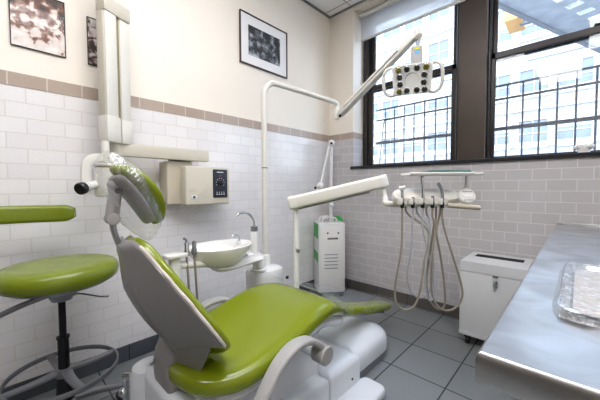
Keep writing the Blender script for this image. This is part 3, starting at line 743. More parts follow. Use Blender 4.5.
obj('elbow', tube(B(), [ec+V((0, 0, .54)), ec+V((0, 0, .60)), ec+V((-.0, -.015, .635)), ec+V((0, -.05, .65)), ec+V((.01, -.12, .650))], .042, 18, 5), M['white'], r)
obj('elbow_collar', lathe(B(), [(.055, .545), (.055, .555), (.047, .562)], ec, n=24), M['white'], r)
bc = V((.545, .945, 0))
bm = B(); loft(bm, [[V((bc.x+.01+s*x, y, z+zz)) for x, zz, s in ((.06, -.022, 1), (.07, 0, 1), (.06, .024, 1), (.06, .024, -1), (.07, 0, -1), (.06, -.022, -1))] for y, z in ((.88, .650), (.95, .640), (1.05, .645), (1.15, .655), (1.26, .655))])
obj('bowl_arm', bm, M['white'], r, sub=1)
def bell(a, b_, z, dy=0.): return ell(bc.x, bc.y+dy, a*1.08, b_*1.12, z, 40, 1.)
bm = B()
loft(bm, [bell(.06, .065, .655), bell(.085, .10, .668), bell(.115, .135, .70), bell(.135, .165, .74), bell(.143, .182, .768), bell(.145, .186, .778), bell(.140, .182, .783), bell(.125, .160, .778, -.004),
          bell(.115, .115, .765, -.045), bell(.10, .10, .735, -.045), bell(.06, .06, .712, -.045), bell(.01, .01, .708, -.045)])
bw = obj('bowl', bm, M['ceramic'], r, label='white ceramic spittoon bowl')
obj('bowl_rinse_spout', tube(B(), [(bc.x+.02, bc.y+.12, .78), (bc.x+.02, bc.y+.12, .81), (bc.x+.02, bc.y+.11, .828), (bc.x+.02, bc.y+.08, .832), (bc.x+.02, bc.y+.065, .82)], .0065, 10, 5), M['chrome'], bw)
obj('spout_foot', cyl(B(), (bc.x+.02, bc.y+.12, .772), (bc.x+.02, bc.y+.12, .792), .014, bev=.002), M['white'], bw)
fc = V((.515, 1.225, 0))
obj('filler_post', cyl(B(), fc+V((0, 0, .66)), fc+V((0, 0, .83)), .024, bev=.002), M['white'], r)
obj('filler_collar', cyl(B(), fc+V((0, 0, .83)), fc+V((0, 0, .865)), .025, bev=.003), M['alu'], r)
obj('cup_filler_spout', tube(B(), [fc+V((0, 0, .86)), fc+V((0, -.005, .90)), fc+V((0, -.03, .94)), fc+V((0, -.07, .962)), fc+V((0, -.12, .96)), fc+V((0, -.14, .945))], .0085, 12, 5), M['chrome'], r)

# suction holder
r = thing('suction_holder', 'white suction tip holder with hanging hoses beside the spittoon bowl', 'suction holder', (.62, .70, .55))
hcx, hcy = .60, .645
obj('holder_block', rbox(B(), (hcx-.022, hcy-.03, .60), (hcx+.022, hcy+.025, .765), .014, 4, 2, .004), M['white'], r)
obj('holder_shelf', rbox(B(), (hcx-.04, hcy-.055, .765), (hcx+.04, hcy+.06, .785), .025, 5, 2, .005), M['white'], r)
obj('holder_arm', tube(B(), [(hcx, hcy+.02, .72), (hcx-.01, hcy+.08, .71), (hcx-.03, hcy+.22, .685)], .02, 12, 4), M['white'], r)
for k, (dx, dy) in enumerate(((.0, .062), (.0, .105))):
    b0 = V((hcx+dx, hcy+dy, 0))
    tp = obj('suction_valve', lathe(B(), [(.009, .76), (.014, .765), (.015, .79), (.011, .80), (.012, .83), (.008, .838)], b0, n=16), M['alu'] if k else M['chrome'], r)
    obj('suction_hose', tube(B(), [b0+V((0, 0, .76)), b0+V((.01, .0, .68)), b0+V((.0, .01, .58)), b0+V((-.02, .03, .46)), b0+V((-.05, .10, .36)), b0+V((-.06, .2, .33)), V((UC.x, UC.y-.12, .33))], .0065, 10, 6), M['hose_t'], tp)
bm = tube(B(), [(hcx, hcy+.062, .825), (hcx+.005, hcy+.058, .85), (hcx+.01, hcy+.043, .86)], .006, 8, 3); obj('suction_tip', bm, M['alu'], r)

# ------------------------------------------------------------------ surgical light
r = thing('surgical_light', 'white overhead dental light on a curved pole and sprung arm', 'dental light', (.43, 1.47, .55))
pc = V((.425, 1.395, 0))
obj('pole_socket', lathe(B(), [(.042, .545), (.043, .60), (.036, .625), (.022, .632)], pc, n=24), M['white'], r)
J = V((.565, 2.10, 0))
obj('pole', tube(B(), [pc+V((0, 0, .62)), pc+V((0, 0, 1.2)), pc+V((0, 0, 1.78)), pc+V((.003, .012, 1.85)), pc+V((.012, .05, 1.895)), pc+V((.03, .11, 1.905)), V((.52, 1.85, 1.885)), J+V((-.006, -.04, 1.868)), J+V((0, 0, 1.845)), J+V((0, 0, 1.80))], .021, 16, 8), M['offwhite'], r)
obj('pole_ring', cyl(B(), pc+V((0, 0, 1.27)), pc+V((0, 0, 1.278)), .0225), M['brass'], r)
obj('arm_joint', cyl(B(), J+V((0, 0, 1.725)), J+V((0, 0, 1.82)), .026, bev=.004), M['offwhite'], r)
T1 = V((1.352, 1.895, 2.108)); J0 = J+V((.02, 0, 1.755)); ad_ = (T1-J0).normalized()
bm = sweep(B(), [J0, J0+ad_*.02, J0+ad_*.08, T1-ad_*.12, T1-ad_*.01, T1], rrect(.028, .03, .012, 4), up=(0, 0, 1), scales=[.6, .85, 1, .82, .7, .5]); sa_ = obj('spring_arm', bm, M['offwhite'], r)
bm = sweep(B(), [J0+ad_*.10, T1-ad_*.15], rrect(.0295, .0025, .002, 2), up=(0, 0, 1)); obj('arm_seam', bm, M['skirt'], sa_)
obj('joint_screw', cyl(B(), J0+V((.045, -.045, -.02)), J0+V((.02, 0, 0)), .012), M['black'], sa_)
HB = V((1.330, 1.868, 1.818))
obj('tip_joint', cyl(B(), T1+V((.015, -.02, -.035)), T1+V((-.015, .02, .02)), .022, bev=.004), M['offwhite'], r)
obj('neck_pin', cyl(B(), T1+V((0, 0, -.07)), T1+V((0, 0, .0)), .011), M['alu'], r)
nk0, nk1 = T1+V((.0, -.0, -.075)), HB+V((0.01, .02, .080))
nd = (nk1-nk0).normalized()
NF = frame((nk0+nk1)/2, (.86, .51, 0), (0, 0, 1))
bm = box(B(), (-.034, -.018, -.062), (.034, .018, .062), .014, 4, NF); nkk = obj('neck', bm, M['greyarm'], r)
obj('sticker', box(B(), (-.018, -.020, .030), (.018, -.0182, .048), .0003, 1, NF), M['yellow'], nkk, label='yellow sticker'); obj('sticker', box(B(), (-.014, -.020, .004), (.014, -.0182, .028), .0003, 1, NF), M['blue'], nkk, label='blue sticker')
fn = V((.27, -.88, -.40)).normalized(); hx = V((.93, .33, -.02)).normalized(); hz = hx.cross(-fn).normalized()
if hz.z < 0: hz = -hz
hx = (-fn).cross(hz).normalized()
if hx.x < 0: hx = -hx
HM = Matrix((hx, -fn, hz)).transposed().to_4x4(); HM = HM @ Matrix.Scale(.93, 4); HM.translation = HB   # local x right, y away, z up
bm = B()
rings_ = []
for yy, g in ((-.022, .90), (-.024, .95), (-.020, 1.0), (.0, 1.0), (.018, .93), (.035, .70), (.042, .4)):
    rg_ = []
    for a_, b_ in rrect(.125*g, .098*g, .03*g, 5):
        xx = a_*(1+.04*b_/.098); rg_.append(HM @ V((xx, yy+.012*(a_/.125)**2*-1, b_)))
    rings_.append(rg_)
loft(bm, rings_); hb = obj('lamp_head', bm, M['white'], r)
bm = lathe(B(), [(.045, 0), (.042, .004), (.03, .001), (.01, 0)], HM @ V((0, -.026, -.002)), -HM.to_3x3().col[1]); obj('centre_reflector', bm, M['alu'], hb)
LP = [(-.085, .068), (-.032, .068), (.032, .068), (.088, .068), (-.078, .022), (.078, .022), (-.076, -.025), (.076, -.025), (-.082, -.072), (-.032, -.070), (.032, -.070), (.082, -.072)]
for k, (a_, b_) in enumerate(LP):
    p = HM @ V((a_, -.026-.012*(a_/.125)**2, b_))
    lb_ = obj('lens_bezel', lathe(B(), [(.020, -.004), (.020, .004), (.017, .006)], p, fn, 20), M['chrome'], hb)
    obj('lens', lathe(B(), [(.0165, .004), (.0165, .007), (.011, .011), (.002, .012)], p, fn, 20), M['lensy'] if k in (0, 3, 8) else M['lens'], lb_)
for sg in (-1, 1):
    pth = [(.10*sg, .01, .075), (.145*sg, -.01, .088), (.178*sg, -.025, .065), (.188*sg, -.03, .0), (.180*sg, -.03, -.06), (.150*sg, -.025, -.092), (.10*sg, -.0, -.09)]
    obj('handle', tube(B(), [HM @ V(p) for p in pth], .0105, 12, 6), M['offwhite'], r)

# ------------------------------------------------------------------ delivery arm and instrument head
DP = V((.79, 1.355, 0))
r = thing('delivery_unit', 'white instrument delivery arm with handpiece tray across from the window', 'instrument delivery unit', (DP.x, DP.y, 0))
obj('post', rbox(B(), (DP.x-.014, DP.y-.02, .0), (DP.x+.014, DP.y+.02, 1.0), .012, 4, 2, .002), M['white'], r)
obj('post_foot', rbox(B(), (DP.x-.07, DP.y-.06, .0), (DP.x+.018, DP.y+.06, .03), .02, 4, 2, .004), M['whitemetal'], r)
obj('post_knob', cyl(B(), DP+V((.014, -.005, .72)), DP+V((.035, -.015, .72)), .012), M['alu'], r)
A0 = V((.775, 1.325, 1.028)); A1 = V((1.225, 1.716, 1.168)); dd = (A1-A0).normalized()
bm = sweep(B(), [A0-dd*.012, A0-dd*.004, A0+dd*.02, A1-dd*.02, A1+dd*.004, A1+dd*.012], rrect(.038, .042, .02, 5), up=(0, 0, 1), scales=[.75, .93, 1, 1, .93, .75]); da = obj('spring_arm', bm, M['offwhite'], r)
obj('arm_end_cap', sweep(B(), [A1-dd*.03, A1-dd*.022, A1+dd*.006, A1+dd*.014], rrect(.041, .045, .022, 5), up=(0, 0, 1), scales=[.97, 1, .97, .8]), M['white'], da)
obj('arm_end_cap', sweep(B(), [A0-dd*.015, A0-dd*.008, A0+dd*.03, A0+dd*.037], rrect(.041, .045, .022, 5), up=(0, 0, 1), scales=[.8, .97, 1, .97]), M['offwhite'], da)
obj('arm_underside', sweep(B(), [A0+dd*.05-V((0, 0, .049)), A1-dd*.10-V((0, 0, .049))], rrect(.02, .004, .003, 2), up=(0, 0, 1)), M['skirt'], da)
DO = V((1.375, 1.535, 0)); dx = V((.74, .672, 0)).normalized(); dy = V((-dx.y, dx.x, 0))
DM = Matrix((dx, dy, V((0, 0, 1)))).transposed().to_4x4(); DM.translation = DO
def D(a, b_, c_): return DM @ V((a, b_, c_))
obj('elbow_tube', tube(B(), [V((1.215, 1.708, 1.13)), V((1.222, 1.705, 1.10)), V((1.245, 1.69, 1.055)), D(-.02, .08, 1.035), D(.06, .07, 1.030), D(.14, .05, 1.04)], .017, 14, 7), M['offwhite'], r)
bm = B()
TL = math.radians(38); tn = (V((0, 0, 1))*math.cos(TL)-dy*math.sin(TL)); tq = dy*math.cos(TL)+V((0, 0, 1))*math.sin(TL)
HC = D(.185, .02, 1.072)
def plan(s_, h_):   # rounded elongated outline, tipped towards the operator
    return [HC+dx*(.190*(1-(1-s_)*.35)*a_)+tq*(.060*s_*b_*(1-.18*a_))+tn*h_ for a_, b_ in [(abs(math.cos(t_))**.75*(1 if math.cos(t_) > 0 else -1), abs(math.sin(t_))**.8*(1 if math.sin(t_) > 0 else -1)) for t_ in [2*PI*k/36 for k in range(36)]]]
loft(bm, [plan(.70, -.030), plan(.92, -.022), plan(1., -.006), plan(.99, .010), plan(.92, .020), plan(.6, .025), plan(.2, .027)])
hd_ = obj('instrument_head', bm, M['offwhite'], r)
HX = [.035, .092, .145, .198, .25]
for k, a_ in enumerate(HX):
    hcn = D(a_, -.036, 1.052)
    bm = sweep(B(), [hcn+dx*(.019*math.cos(t_))+dy*(.019*math.sin(t_)) for t_ in [2*PI*i/24-PI*.35+0 for i in range(4, 22)]], rrect(.007, .017, .004, 2), up=(0, 0, 1))
    obj('handpiece_holder', bm, M['offwhite'], hd_)
kc = D(.392, -.01, 1.078)
kp = obj('keypad', lathe(B(), [(.04, -.012), (.048, -.006), (.048, .006), (.042, .012)], kc, (dy*-.95+V((0, 0, .4))), 28, (1., .92), xdir=dx), M['white'], r)
kn = (dy*-.95+V((0, 0, .4))).normalized()
obj('display', box(B(), (-.026, -.010, -.001), (.026, .010, .003), .001, 1, frame(kc+kn*.0125, dx, kn)), M['paper'], kp)
bm = B()
for i in range(5): box(bm, (-.024+i*.011, -.030, 0), (-.018+i*.011, -.024, .002), 0, 1, frame(kc+kn*.0125, dx, kn)); box(bm, (-.024+i*.011, .020, 0), (-.018+i*.011, .025, .002), 0, 1, frame(kc+kn*.0125, dx, kn))
obj('key', bm, M['alu'], kp)
obj('keypad_arm', cyl(B(), D(.33, .03, 1.072), D(.39, .0, 1.076), .012), M['white'], r)
obj('grip_handle', cyl(B(), D(.28, -.03, 1.030), D(.445, -.045, 1.016), .0135, bev=.003), M['beige_d'], r)
obj('tray_post', cyl(B(), D(.40, .01, 1.11), D(.40, .01, 1.19), .0085), M['white'], r)
bm = B(); box(bm, (-.17, -.075, 0), (.17, .075, .008), .003, 2, frame(D(.235, .01, 1.192), dx)); box(bm, (-.172, -.08, .006), (.172, -.072, .016), .002, 1, frame(D(.235, .01, 1.192), dx)); box(bm, (-.172, .072, .006), (.172, .08, .016), .002, 1, frame(D(.235, .01, 1.192), dx))
ty = obj('tray_shelf', bm, M['white'], r)
obj('tray_handle', tube(B(), [D(.40, -.03, 1.198), D(.46, -.03, 1.2), D(.472, 0, 1.2), D(.46, .03, 1.2), D(.40, .03, 1.198)], .008, 10, 4), M['white'], ty)
o = obj('tray_mat', box(B(), (-.07, -.070, .0), (.145, .068, .014), .002, 1, frame(D(.245, .01, 1.204), dx)), M['teal'], None, origin=D(.245, .01, 1.2)); tagged(o, 'teal mat lying on the small tray above the handpieces', 'tray mat')

hp_info = [('air_syringe', [(0, 0, 1.03), (0, -.0, 1.085), (0, .005, 1.12), (-.004, .02, 1.135)], .0085, 'short chrome air-water syringe in the leftmost handpiece holder', 'dental handpiece'),
           ('suction_handpiece', [(0, 0, 1.03), (0, 0, 1.075)], .008, 'short grey handpiece in the second holder from the left', 'dental handpiece'),
           ('scaler_handpiece', [(0, 0, 1.03), (0, 0, 1.09), (-.003, 0, 1.14), (-.008, 0, 1.175), (-.003, -.004, 1.19)], .0082, 'tall slim grey handpiece in the middle holder', 'dental handpiece'),
           ('polishing_handpiece', [(0, 0, 1.03), (0, 0, 1.082)], .008, 'short dark handpiece in the fourth holder from the left', 'dental handpiece'),
           ('drill_handpiece', [(0, 0, 1.03), (.0, 0, 1.08), (-.006, .0, 1.115), (-.018, 0, 1.14), (-.026, 0, 1.148)], .0082, 'curved dark drill handpiece in the rightmost holder', 'dental handpiece')]
def PX(px, py, d):   # point at depth d along a view direction measured once, kept as world numbers
    f_, yw, pt, rl = 292.6, .7625, -.0395, -.0031
    F_ = V((-math.sin(yw)*math.cos(pt), math.cos(yw)*math.cos(pt), math.sin(pt))); R_ = V((math.cos(yw), math.sin(yw), 0)); U_ = R_.cross(F_)
    return V((2.12, 0, 1.13))+d*(F_+R_*((px-300)/f_)-U_*((py-198.8)/f_))
hoses = [[(402, 225), (401, 250), (395, 285), (396, 303), (404, 310), (414, 306), (420, 290), (424, 262), (428, 232)],
         [(412, 225), (411, 250), (407, 275), (411, 292), (420, 298), (429, 292), (433, 270), (431, 245), (427, 225)],
         [(422, 225), (427, 250), (433, 275), (434, 292), (430, 301), (426, 292), (425, 272), (428, 250), (431, 225)],
         [(434, 225), (430, 250), (426, 280), (429, 300), (437, 309), (444, 306), (444, 285), (440, 255), (436, 232)],
         [(445, 232), (452, 255), (461, 285), (461, 300), (452, 310), (440, 309), (432, 295), (431, 268), (434, 240)]]
for k, (nm, pts_, rr_, lab, cat) in enumerate(hp_info):
    a_ = HX[k]; base = D(a_, -.036, 0)
    r2 = thing(nm, lab, cat, (base.x, base.y, 1.03), group='handpieces on the delivery unit')
    world = [base+dx*p[0]+dy*p[1]+V((0, 0, p[2])) for p in pts_]
    obj('body', tube(B(), world, rr_, 12, 4 if len(world) > 2 else 0), M['chrome'] if k in (0, 2) else M['skirt'], r2)
    if k == 0: obj('button', cyl(B(), world[2]+V((-.012, -.01, .0)), world[2]+V((.018, .0, .008)), .011, bev=.002), M['white'], r2)
    obj('collar', cyl(B(), base+V((0, 0, 1.015)), base+V((0, 0, 1.045)), .0105, bev=.002), M['black'], r2)
    hs = hoses[k]; d0 = 1.60+.012*k
    depth0 = (base-V((2.12, 0, 0))).dot(V((-.690, .723, 0)))
    pth = [base+V((0, 0, 1.02)), base+V((0, 0, .97))]+[PX(p[0], p[1], depth0+.035*math.sin(i/len(hs)*PI)*(1 if k % 2 else -.6)) for i, p in enumerate(hs)]
    bk_ = D(min(a_+.05, .27), .035, 0)
    pth += [bk_+V((0, 0, .98)), bk_+V((0, 0, 1.05))]
    obj('hose', tube(B(), pth, .0056, 10, 7), M['hose_t'] if k in (0, 4) else (M['hose_g'] if k in (1, 2) else M['hose_t']), r2)

# ------------------------------------------------------------------ laser cabinet in the corner
u1 = V((.62, .785, 0)).normalized(); LM = Matrix((u1, V((-u1.y, u1.x, 0)), V((0, 0, 1)))).transposed().to_4x4(); LM.translation = V((.225, 2.255, 0))
r = thing('laser_cabinet', 'white and green wheeled cabinet with jointed arm in the room corner', 'medical cabinet', (.2, 2.45, 0))
W_, D_ = .278, .268
obj('cabinet_body', box(B(), (0, 0, .05), (W_, D_, .765), .012, 3, LM), M['whitemetal'], r)
obj('front_panel', box(B(), (.02, -.006, .075), (W_-.015, .0, .735), .003, 2, LM), M['white'], r)
for za, zb in ((.60, .752), (.36, .46)): obj('side_panel', box(B(), (-.003, .02, za), (.0, D_-.03, zb), .002, 1, LM), M['greenbright'], r, smooth=False, label='green side panel')
for i in range(5): obj('vent_slat', box(B(), (.06, -.009, .30+i*.035), (.20, -.005, .308+i*.035), .001, 1, LM), M['alu'], r)
bm = B(); box(bm, (.085, -.008, .655), (.10, -.005, .672), 0, 1, LM); box(bm, (.195, -.008, .655), (.21, -.005, .672), 0, 1, LM); obj('gauge', bm, M['blackmetal'], r)
bm = B(); box(bm, (.09, -.009, .598), (.20, -.005, .618), .001, 1, LM); obj('label_plate', bm, M['alu'], r)
bm = B(); box(bm, (.175, -.0105, .600), (.185, -.008, .615), 0, 1, LM); obj('label_mark', bm, M['black'], r)
for q in ((.03, .02, W_-.09), (.10, .13, W_-.0)):
    obj('top_handle', tube(B(), [LM @ V((x, .05 if q[0] < .05 else .18, z)) for x, z in ((.05, .76), (.055, .80), (.08, .815), (.17, .815), (.195, .80), (.20, .76))], .009, 10, 5), M['white'], r)
obj('green_grip', tube(B(), [LM @ V(p) for p in ((.20, .20, .775), (.24, .20, .80), (.275, .19, .79), (.285, .18, .75))], .02, 12, 5), M['greenbright'], r, label='green rear grip')
for a_, b_ in ((.03, .03), (W_-.03, .03), (.03, D_-.03), (W_-.03, D_-.03)):
    bm = B(); cyl(bm, LM @ V((a_-.01, b_, .025)), LM @ V((a_+.01, b_, .025)), .025, bev=.003); cyl(bm, LM @ V((a_, b_, .03)), LM @ V((a_, b_, .055)), .008); obj('caster', bm, M['black'], r)
ab = LM @ V((.165, .15, 0)); ab.z = 0
obj('arm_column', cyl(B(), ab+V((0, 0, .76)), ab+V((0, 0, 1.0)), .019, bev=.003), M['white'], r)
bm = cyl(B(), ab+V((-.03, -.03, .985)), ab+V((.035, .035, .985)), .024, bev=.003); obj('lower_joint', bm, M['white'], r)
top = V((.172, 2.53, 1.60))
obj('arm_upright', tube(B(), [ab+V((0, 0, .98)), top], .0175, 14), M['white'], r)
ej = PX(320.5, 186, 3.05)
obj('arm_forearm', tube(B(), [top+V((-.01, -.02, 0)), ej], .013, 12), M['white'], r)
bm = ball(B(), top, .040); tj = obj('top_joint', bm, M['white'], r); obj('joint_bolt', cyl(B(), top+V((.02, -.025, -.003)), top+V((.03, -.036, -.004)), .012), M['black'], tj)
bm = ball(B(), ej, .042); cyl(bm, ej+V((-.035, -.03, -.035)), ej+V((.02, .02, .02)), .02); ej_ = obj('elbow_joint', bm, M['white'], r)
obj('joint_bolt', cyl(B(), ej+V((-.03, -.035, -.02)), ej+V((-.035, -.05, -.022)), .014), M['black'], ej_)
hnd = PX(332, 205, 3.0)
bm = tube(B(), [ej, PX(326, 197, 3.0), hnd+V((0, 0, -.02))], .011, 10, 3); ball(bm, hnd, .026); obj('handpiece', bm, M['whitemetal'], r)
o = obj('power_cord', tube(B(), [LM @ V((.27, .18, .12)), LM @ V((.30, .15, .14)), LM @ V((.335, .13, .10)), LM @ V((.34, .12, .04)), LM @ V((.30, .14, .008)), LM @ V((.24, .20, .008)), LM @ V((.20, .255, .008))], .005, 8, 6), M['black'], None, origin=LM @ V((.3, .15, 0))); tagged(o, 'black power cord looped on the floor beside the corner cabinet', 'cord')

# ------------------------------------------------------------------ white bin under the window
bx0, bx1, by0, by1 = 1.512, 1.897, 2.30, 2.69
r = thing('waste_bin', 'white locked metal bin with slotted top below the window', 'bin', ((bx0+bx1)/2, 2.46, 0))
obj('bin_body', box(B(), (bx0, by0, .075), (bx1, by1, .53), .008, 3), M['whitemetal'], r)
bm = B(); sx0, sx1, sy0, sy1 = bx0+.042, bx1-.045, 2.51, 2.615
for q0, q1 in (((bx0, by0), (bx1, sy0)), ((bx0, sy1), (bx1, by1)), ((bx0, sy0), (sx0, sy1)), ((sx1, sy0), (bx1, sy1))):
    box(bm, (q0[0], q0[1], .534), (q1[0], q1[1], .603))
bmesh.ops.remove_doubles(bm, verts=bm.verts, dist=1e-5)
ld = obj('bin_lid', bm, M['whitemetal'], r, smooth=False)
obj('slot_shade_block', box(B(), (sx0-.002, sy0-.002, .55), (sx1+.002, sy1+.002, .6022)), mat('slot_shadow_black', '#0c0c0d', .9), ld, smooth=False, label='black fill painted as the shade inside the slot')  # black block stands in for the shade inside the lid slot
obj('base_trim', box(B(), (bx0-.001, by0-.002, .072), (bx1+.001, by1, .10), .003), M['whitemetal'], r)
bm = rbox(B(), (1.715, by0-.010, .455), (1.742, by0, .50), .005, 3, 1, .002); lk = obj('lock', bm, M['chrome'], r)
obj('lock_cylinder', cyl(B(), (1.7285, by0-.022, .472), (1.7285, by0-.008, .472), .010), M['chrome'], lk)
obj('lock_latch', box(B(), (1.712, by0-.008, .522), (1.745, by0, .53), .002), M['blackmetal'], lk); obj('key', tube(B(), [(1.7285, by0-.014, .465), (1.724, by0-.016, .44), (1.732, by0-.016, .432)], .004, 8, 3), M['chrome'], lk)
for a_ in (bx0+.05, bx1-.05):
    for b_ in (by0+.045, by1-.045):
        bm = B()
        cyl(bm, (a_-.012, b_, .03), (a_+.012, b_, .03), .03, bev=.004); box(bm, (a_-.022, b_-.02, .045), (a_+.022, b_+.02, .074), .003); obj('caster', bm, M['black'], r)

# ------------------------------------------------------------------ stainless counter
cx0, cx1, cy0, cy1, cz = 2.006, 2.78, .525, 2.705, .868
r = thing('steel_counter', 'brushed stainless steel counter with rolled front edge at right', 'counter', ((cx0+cx1)/2, 1.6, 0))
bm = B()
hx0, hx1, hy0, hy1 = 2.20, 2.62, 1.78, 2.115
# top as strips around the sink opening + rolled edge skirt
xs = [cx0+.012, hx0, hx1, cx1]; ysx = [cy0+.012, hy0, hy1, cy1]
gv = [[bm.verts.new((x, y, cz)) for y in ysx] for x in xs]
for i in range(3):
    for j in range(3):
        if i == 1 and j == 1: continue
        bm.faces.new((gv[i][j], gv[i+1][j], gv[i+1][j+1], gv[i][j+1]))
# skirt profile on left and near sides
prof = [(.012, 0), (.006, -.001), (.002, -.005), (0, -.012), (0, -.046), (.003, -.052), (.02, -.054), (.02, -.03)]
L1 = [[bm.verts.new((cx0+d, cy1, cz+z)) for d, z in prof], [bm.verts.new((cx0+d, cy0+d, cz+z)) for d, z in prof], [bm.verts.new((cx1, cy0+d, cz+z)) for d, z in prof]]
for a_, b_ in zip(L1, L1[1:]):
    for k in range(len(prof)-1): bm.faces.new((a_[k], b_[k], b_[k+1], a_[k+1]))
bmesh.ops.remove_doubles(bm, verts=bm.verts, dist=1e-5)
ct = obj('worktop', bm, M['steel'], r, angle=35)
obj('under_frame', box(B(), (cx0+.03, cy0+.03, cz-.05), (hx0-.015, cy1, cz-.012)), M['steel'], r, smooth=False)
bm = B(); e = .0
vs = lambda i, z: [(hx0+i, hy0+i, z), (hx1-i, hy0+i, z), (hx1-i, hy1-i, z), (hx0+i, hy1-i, z)]
R3 = [[bm.verts.new(p) for p in vs(0, cz)], [bm.verts.new(p) for p in vs(.01, cz-.01)], [bm.verts.new(p) for p in vs(.02, cz-.2)]]
for a_, b_ in zip(R3, R3[1:]):
    for k in range(4): bm.faces.new((a_[k], a_[(k+1) % 4], b_[(k+1) % 4], b_[k]))
bm.faces.new(R3[-1]); obj('sink_basin', bm, M['steel'], r, smooth=False, solid=.002)
obj('upstand', box(B(), (cx0+.005, cy1-.03, cz), (cx1, cy1+.012, cz+.016), .004), M['steel'], r)
for a_, b_ in ((cx0+.2, cy0+.2), (cx1-.05, cy0+.12), (cx0+.2, cy1-.10), (cx1-.05, cy1-.10)):
    lg = obj('leg', cyl(B(), (a_, b_, .02), (a_, b_, cz-.05), .02), M['steel'], r); obj('foot', lathe(B(), [(.022, 0), (.024, .004), (.012, .03)], (a_, b_, 0), n=18), M['black'], lg)

# wrapped instrument tray on the counter
tx0, tx1, ty0, ty1, tz = 2.092, 2.42, .76, 1.262, cz+.001
o = thing('instrument_tray', 'steel instrument tray with white liner on the steel counter', 'tray', ((tx0+tx1)/2, 1.0, tz))
def rr_out(ins, z, r_=.05):
    return [V(((tx0+tx1)/2+a_, (ty0+ty1)/2+b_, z)) for a_, b_ in rrect((tx1-tx0)/2-ins, (ty1-ty0)/2-ins, r_, 6)]
obj('tray_pan', loft(B(), [rr_out(.015, tz, .04), rr_out(.004, tz+.014), rr_out(0, tz+.018), rr_out(.006, tz+.020), rr_out(.012, tz+.016, .045), rr_out(.022, tz+.004, .04)]), M['chrome'], o)
obj('tray_liner', loft(B(), [rr_out(.024, tz+.005, .035), rr_out(.024, tz+.007, .035)]), mat('shaded_white_liner', '#b3aba2', .7), o, smooth=False)  # white liner toned grey-beige, its shadow put into the colour
bm = B(); nx, ny = 46, 64; grid = []
for j in range(ny+1):
    row = []
    for i in range(nx+1):
        u_, v_ = -1+2*i/nx, -1+2*j/ny
        # superellipse mapping
        x = u_*math.sqrt(max(0, 1-.16*v_**8)); y = v_*math.sqrt(max(0, 1-.10*u_**8))
        edge = max(abs(u_), abs(v_)); z = tz+.024
        ripple = noise.noise(V((x*9, y*14, 0)))*.010+noise.noise(V((x*28, y*44, 5)))*.005
        ex = max(0, (edge-.80)/.20)
        z += ripple*(.3+.9*ex)
        if edge > .95: z = tz+.014-(edge-.95)/.05*.011+abs(ripple)*.4
        row.append(bm.verts.new(((tx0+tx1)/2+x*((tx1-tx0)/2+.010), (ty0+ty1)/2+y*((ty1-ty0)/2+.010), max(z, tz+.0015))))
    grid.append(row)
for j in range(ny):
    for i in range(nx): bm.faces.new((grid[j][i], grid[j][i+1], grid[j+1][i+1], grid[j+1][i]))
o = obj('plastic_tray_wrap', bm, M['film2'], None, origin=((tx0+tx1)/2, 1.0, tz), angle=180); tagged(o, 'crinkled clear plastic wrapped over the instrument tray on the counter', 'plastic wrap')

# tooth figurine on the sill
tp = V((2.135, 2.80, 1.3555))
bm = B()
loft(bm, [ell(tp.x, tp.y, a_, b_, tp.z+z, 20, .9) for a_, b_, z in ((.030, .020, 0), (.033, .022, .008), (.030, .020, .025), (.034, .022, .036))])
for s in (-1, 1): ball(bm, tp+V((s*.024, 0, .046)), .026, (1.05, .9, .85))
ball(bm, tp+V((0, 0, .045)), .02)
o = obj('tooth_figurine', bm, M['ceramic'], None, origin=tp); tagged(o, 'small white tooth-shaped figurine standing on the black window sill', 'figurine')

# ------------------------------------------------------------------ lights
def troffer(x, y, p, lab, hx_=.305, hy_=.61):
    r = thing('ceiling_light', lab, 'ceiling light', (x, y, H-.02))
    bm = B(); e = .03
    for a in (((x-hx_, y-hy_), (x+hx_, y-hy_+e)), ((x-hx_, y+hy_-e), (x+hx_, y+hy_)), ((x-hx_, y-hy_+e), (x-hx_+e, y+hy_-e)), ((x+hx_-e, y-hy_+e), (x+hx_, y+hy_-e))): box(bm, (a[0][0], a[0][1], H-.02), (a[1][0], a[1][1], H-.001))
    obj('light_frame', bm, M['whitemetal'], r, smooth=False)
    obj('diffuser', box(B(), (x-hx_+e, y-hy_+e, H-.012), (x+hx_-e, y+hy_-e, H-.008)), M['glow'], r, smooth=False)
M['glow'] = emit('diffuser_glow', '#f9f8fb', 9.0)
troffer(1.215, .62, 1, 'long ceiling light panel above the dental chair')
troffer(2.435, .62, 1, 'long ceiling light panel above the steel counter')
troffer(1.825, -.80, 1, 'long ceiling light panel behind the photographer')

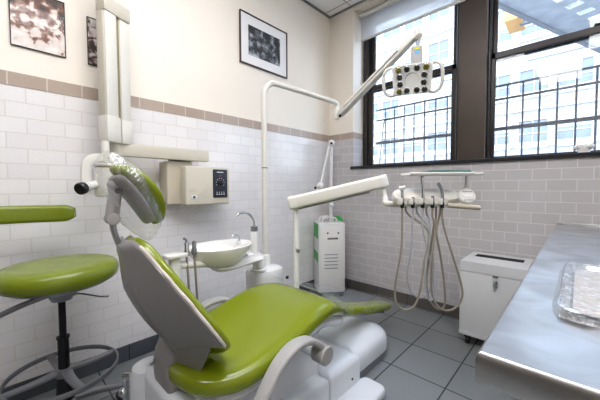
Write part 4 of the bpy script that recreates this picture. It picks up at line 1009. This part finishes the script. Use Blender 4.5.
s = bpy.data.lights.new('sun', 'SUN'); s.energy = .7; s.angle = math.radians(2); s.color = (1, .97, .92)
so = bpy.data.objects.new('sun', s); C.objects.link(so); so.rotation_euler = (V((.25, 1, -.75))).to_track_quat('-Z', 'Y').to_euler()
so['kind'] = 'structure'

w = bpy.data.worlds.new('world'); bpy.context.scene.world = w; w.use_nodes = True
t = w.node_tree; t.nodes.clear(); o = t.nodes.new('ShaderNodeOutputWorld'); bg = t.nodes.new('ShaderNodeBackground')
tc = t.nodes.new('ShaderNodeTexCoord'); sp = t.nodes.new('ShaderNodeSeparateXYZ'); rp = t.nodes.new('ShaderNodeValToRGB')
rp.color_ramp.elements[0].position = .0; rp.color_ramp.elements[0].color = (.76, .87, 1, 1)
rp.color_ramp.elements[1].position = .8; rp.color_ramp.elements[1].color = (.5, .70, 1, 1)
t.links.new(tc.outputs['Generated'], sp.inputs[0]); t.links.new(sp.outputs[2], rp.inputs[0]); t.links.new(rp.outputs[0], bg.inputs[0])
bg.inputs[1].default_value = 3.6; t.links.new(bg.outputs[0], o.inputs[0])

# ------------------------------------------------------------------ camera
cam = bpy.data.cameras.new('camera'); co = bpy.data.objects.new('camera', cam); C.objects.link(co)
cam.sensor_width = 36; cam.lens = 36*292.6/600; cam.shift_y = -1.2/600; cam.clip_start = .02; cam.clip_end = 200
yw, pt, rl = .7625, -.0395, -.0031
F_ = V((-math.sin(yw)*math.cos(pt), math.cos(yw)*math.cos(pt), math.sin(pt))); R_ = V((math.cos(yw), math.sin(yw), 0)); U_ = R_.cross(F_)
R2 = R_*math.cos(rl)+U_*math.sin(rl); U2 = U_*math.cos(rl)-R_*math.sin(rl)
mm = Matrix((R2, U2, -F_)).transposed().to_4x4(); mm.translation = V((2.12, 0, 1.13)); co.matrix_world = mm
sc = bpy.context.scene; sc.camera = co
sc.view_settings.view_transform = 'Standard'; sc.view_settings.look = 'None'; sc.view_settings.exposure = .88; sc.view_settings.gamma = 1
sc.view_settings.use_curve_mapping = False
sc.cycles.max_bounces = 10; sc.cycles.transparent_max_bounces = 16; sc.cycles.sample_clamp_indirect = 8; sc.cycles.caustics_reflective = False; sc.cycles.caustics_refractive = False
for o in bpy.data.objects:
    if '_o' in o: del o['_o']
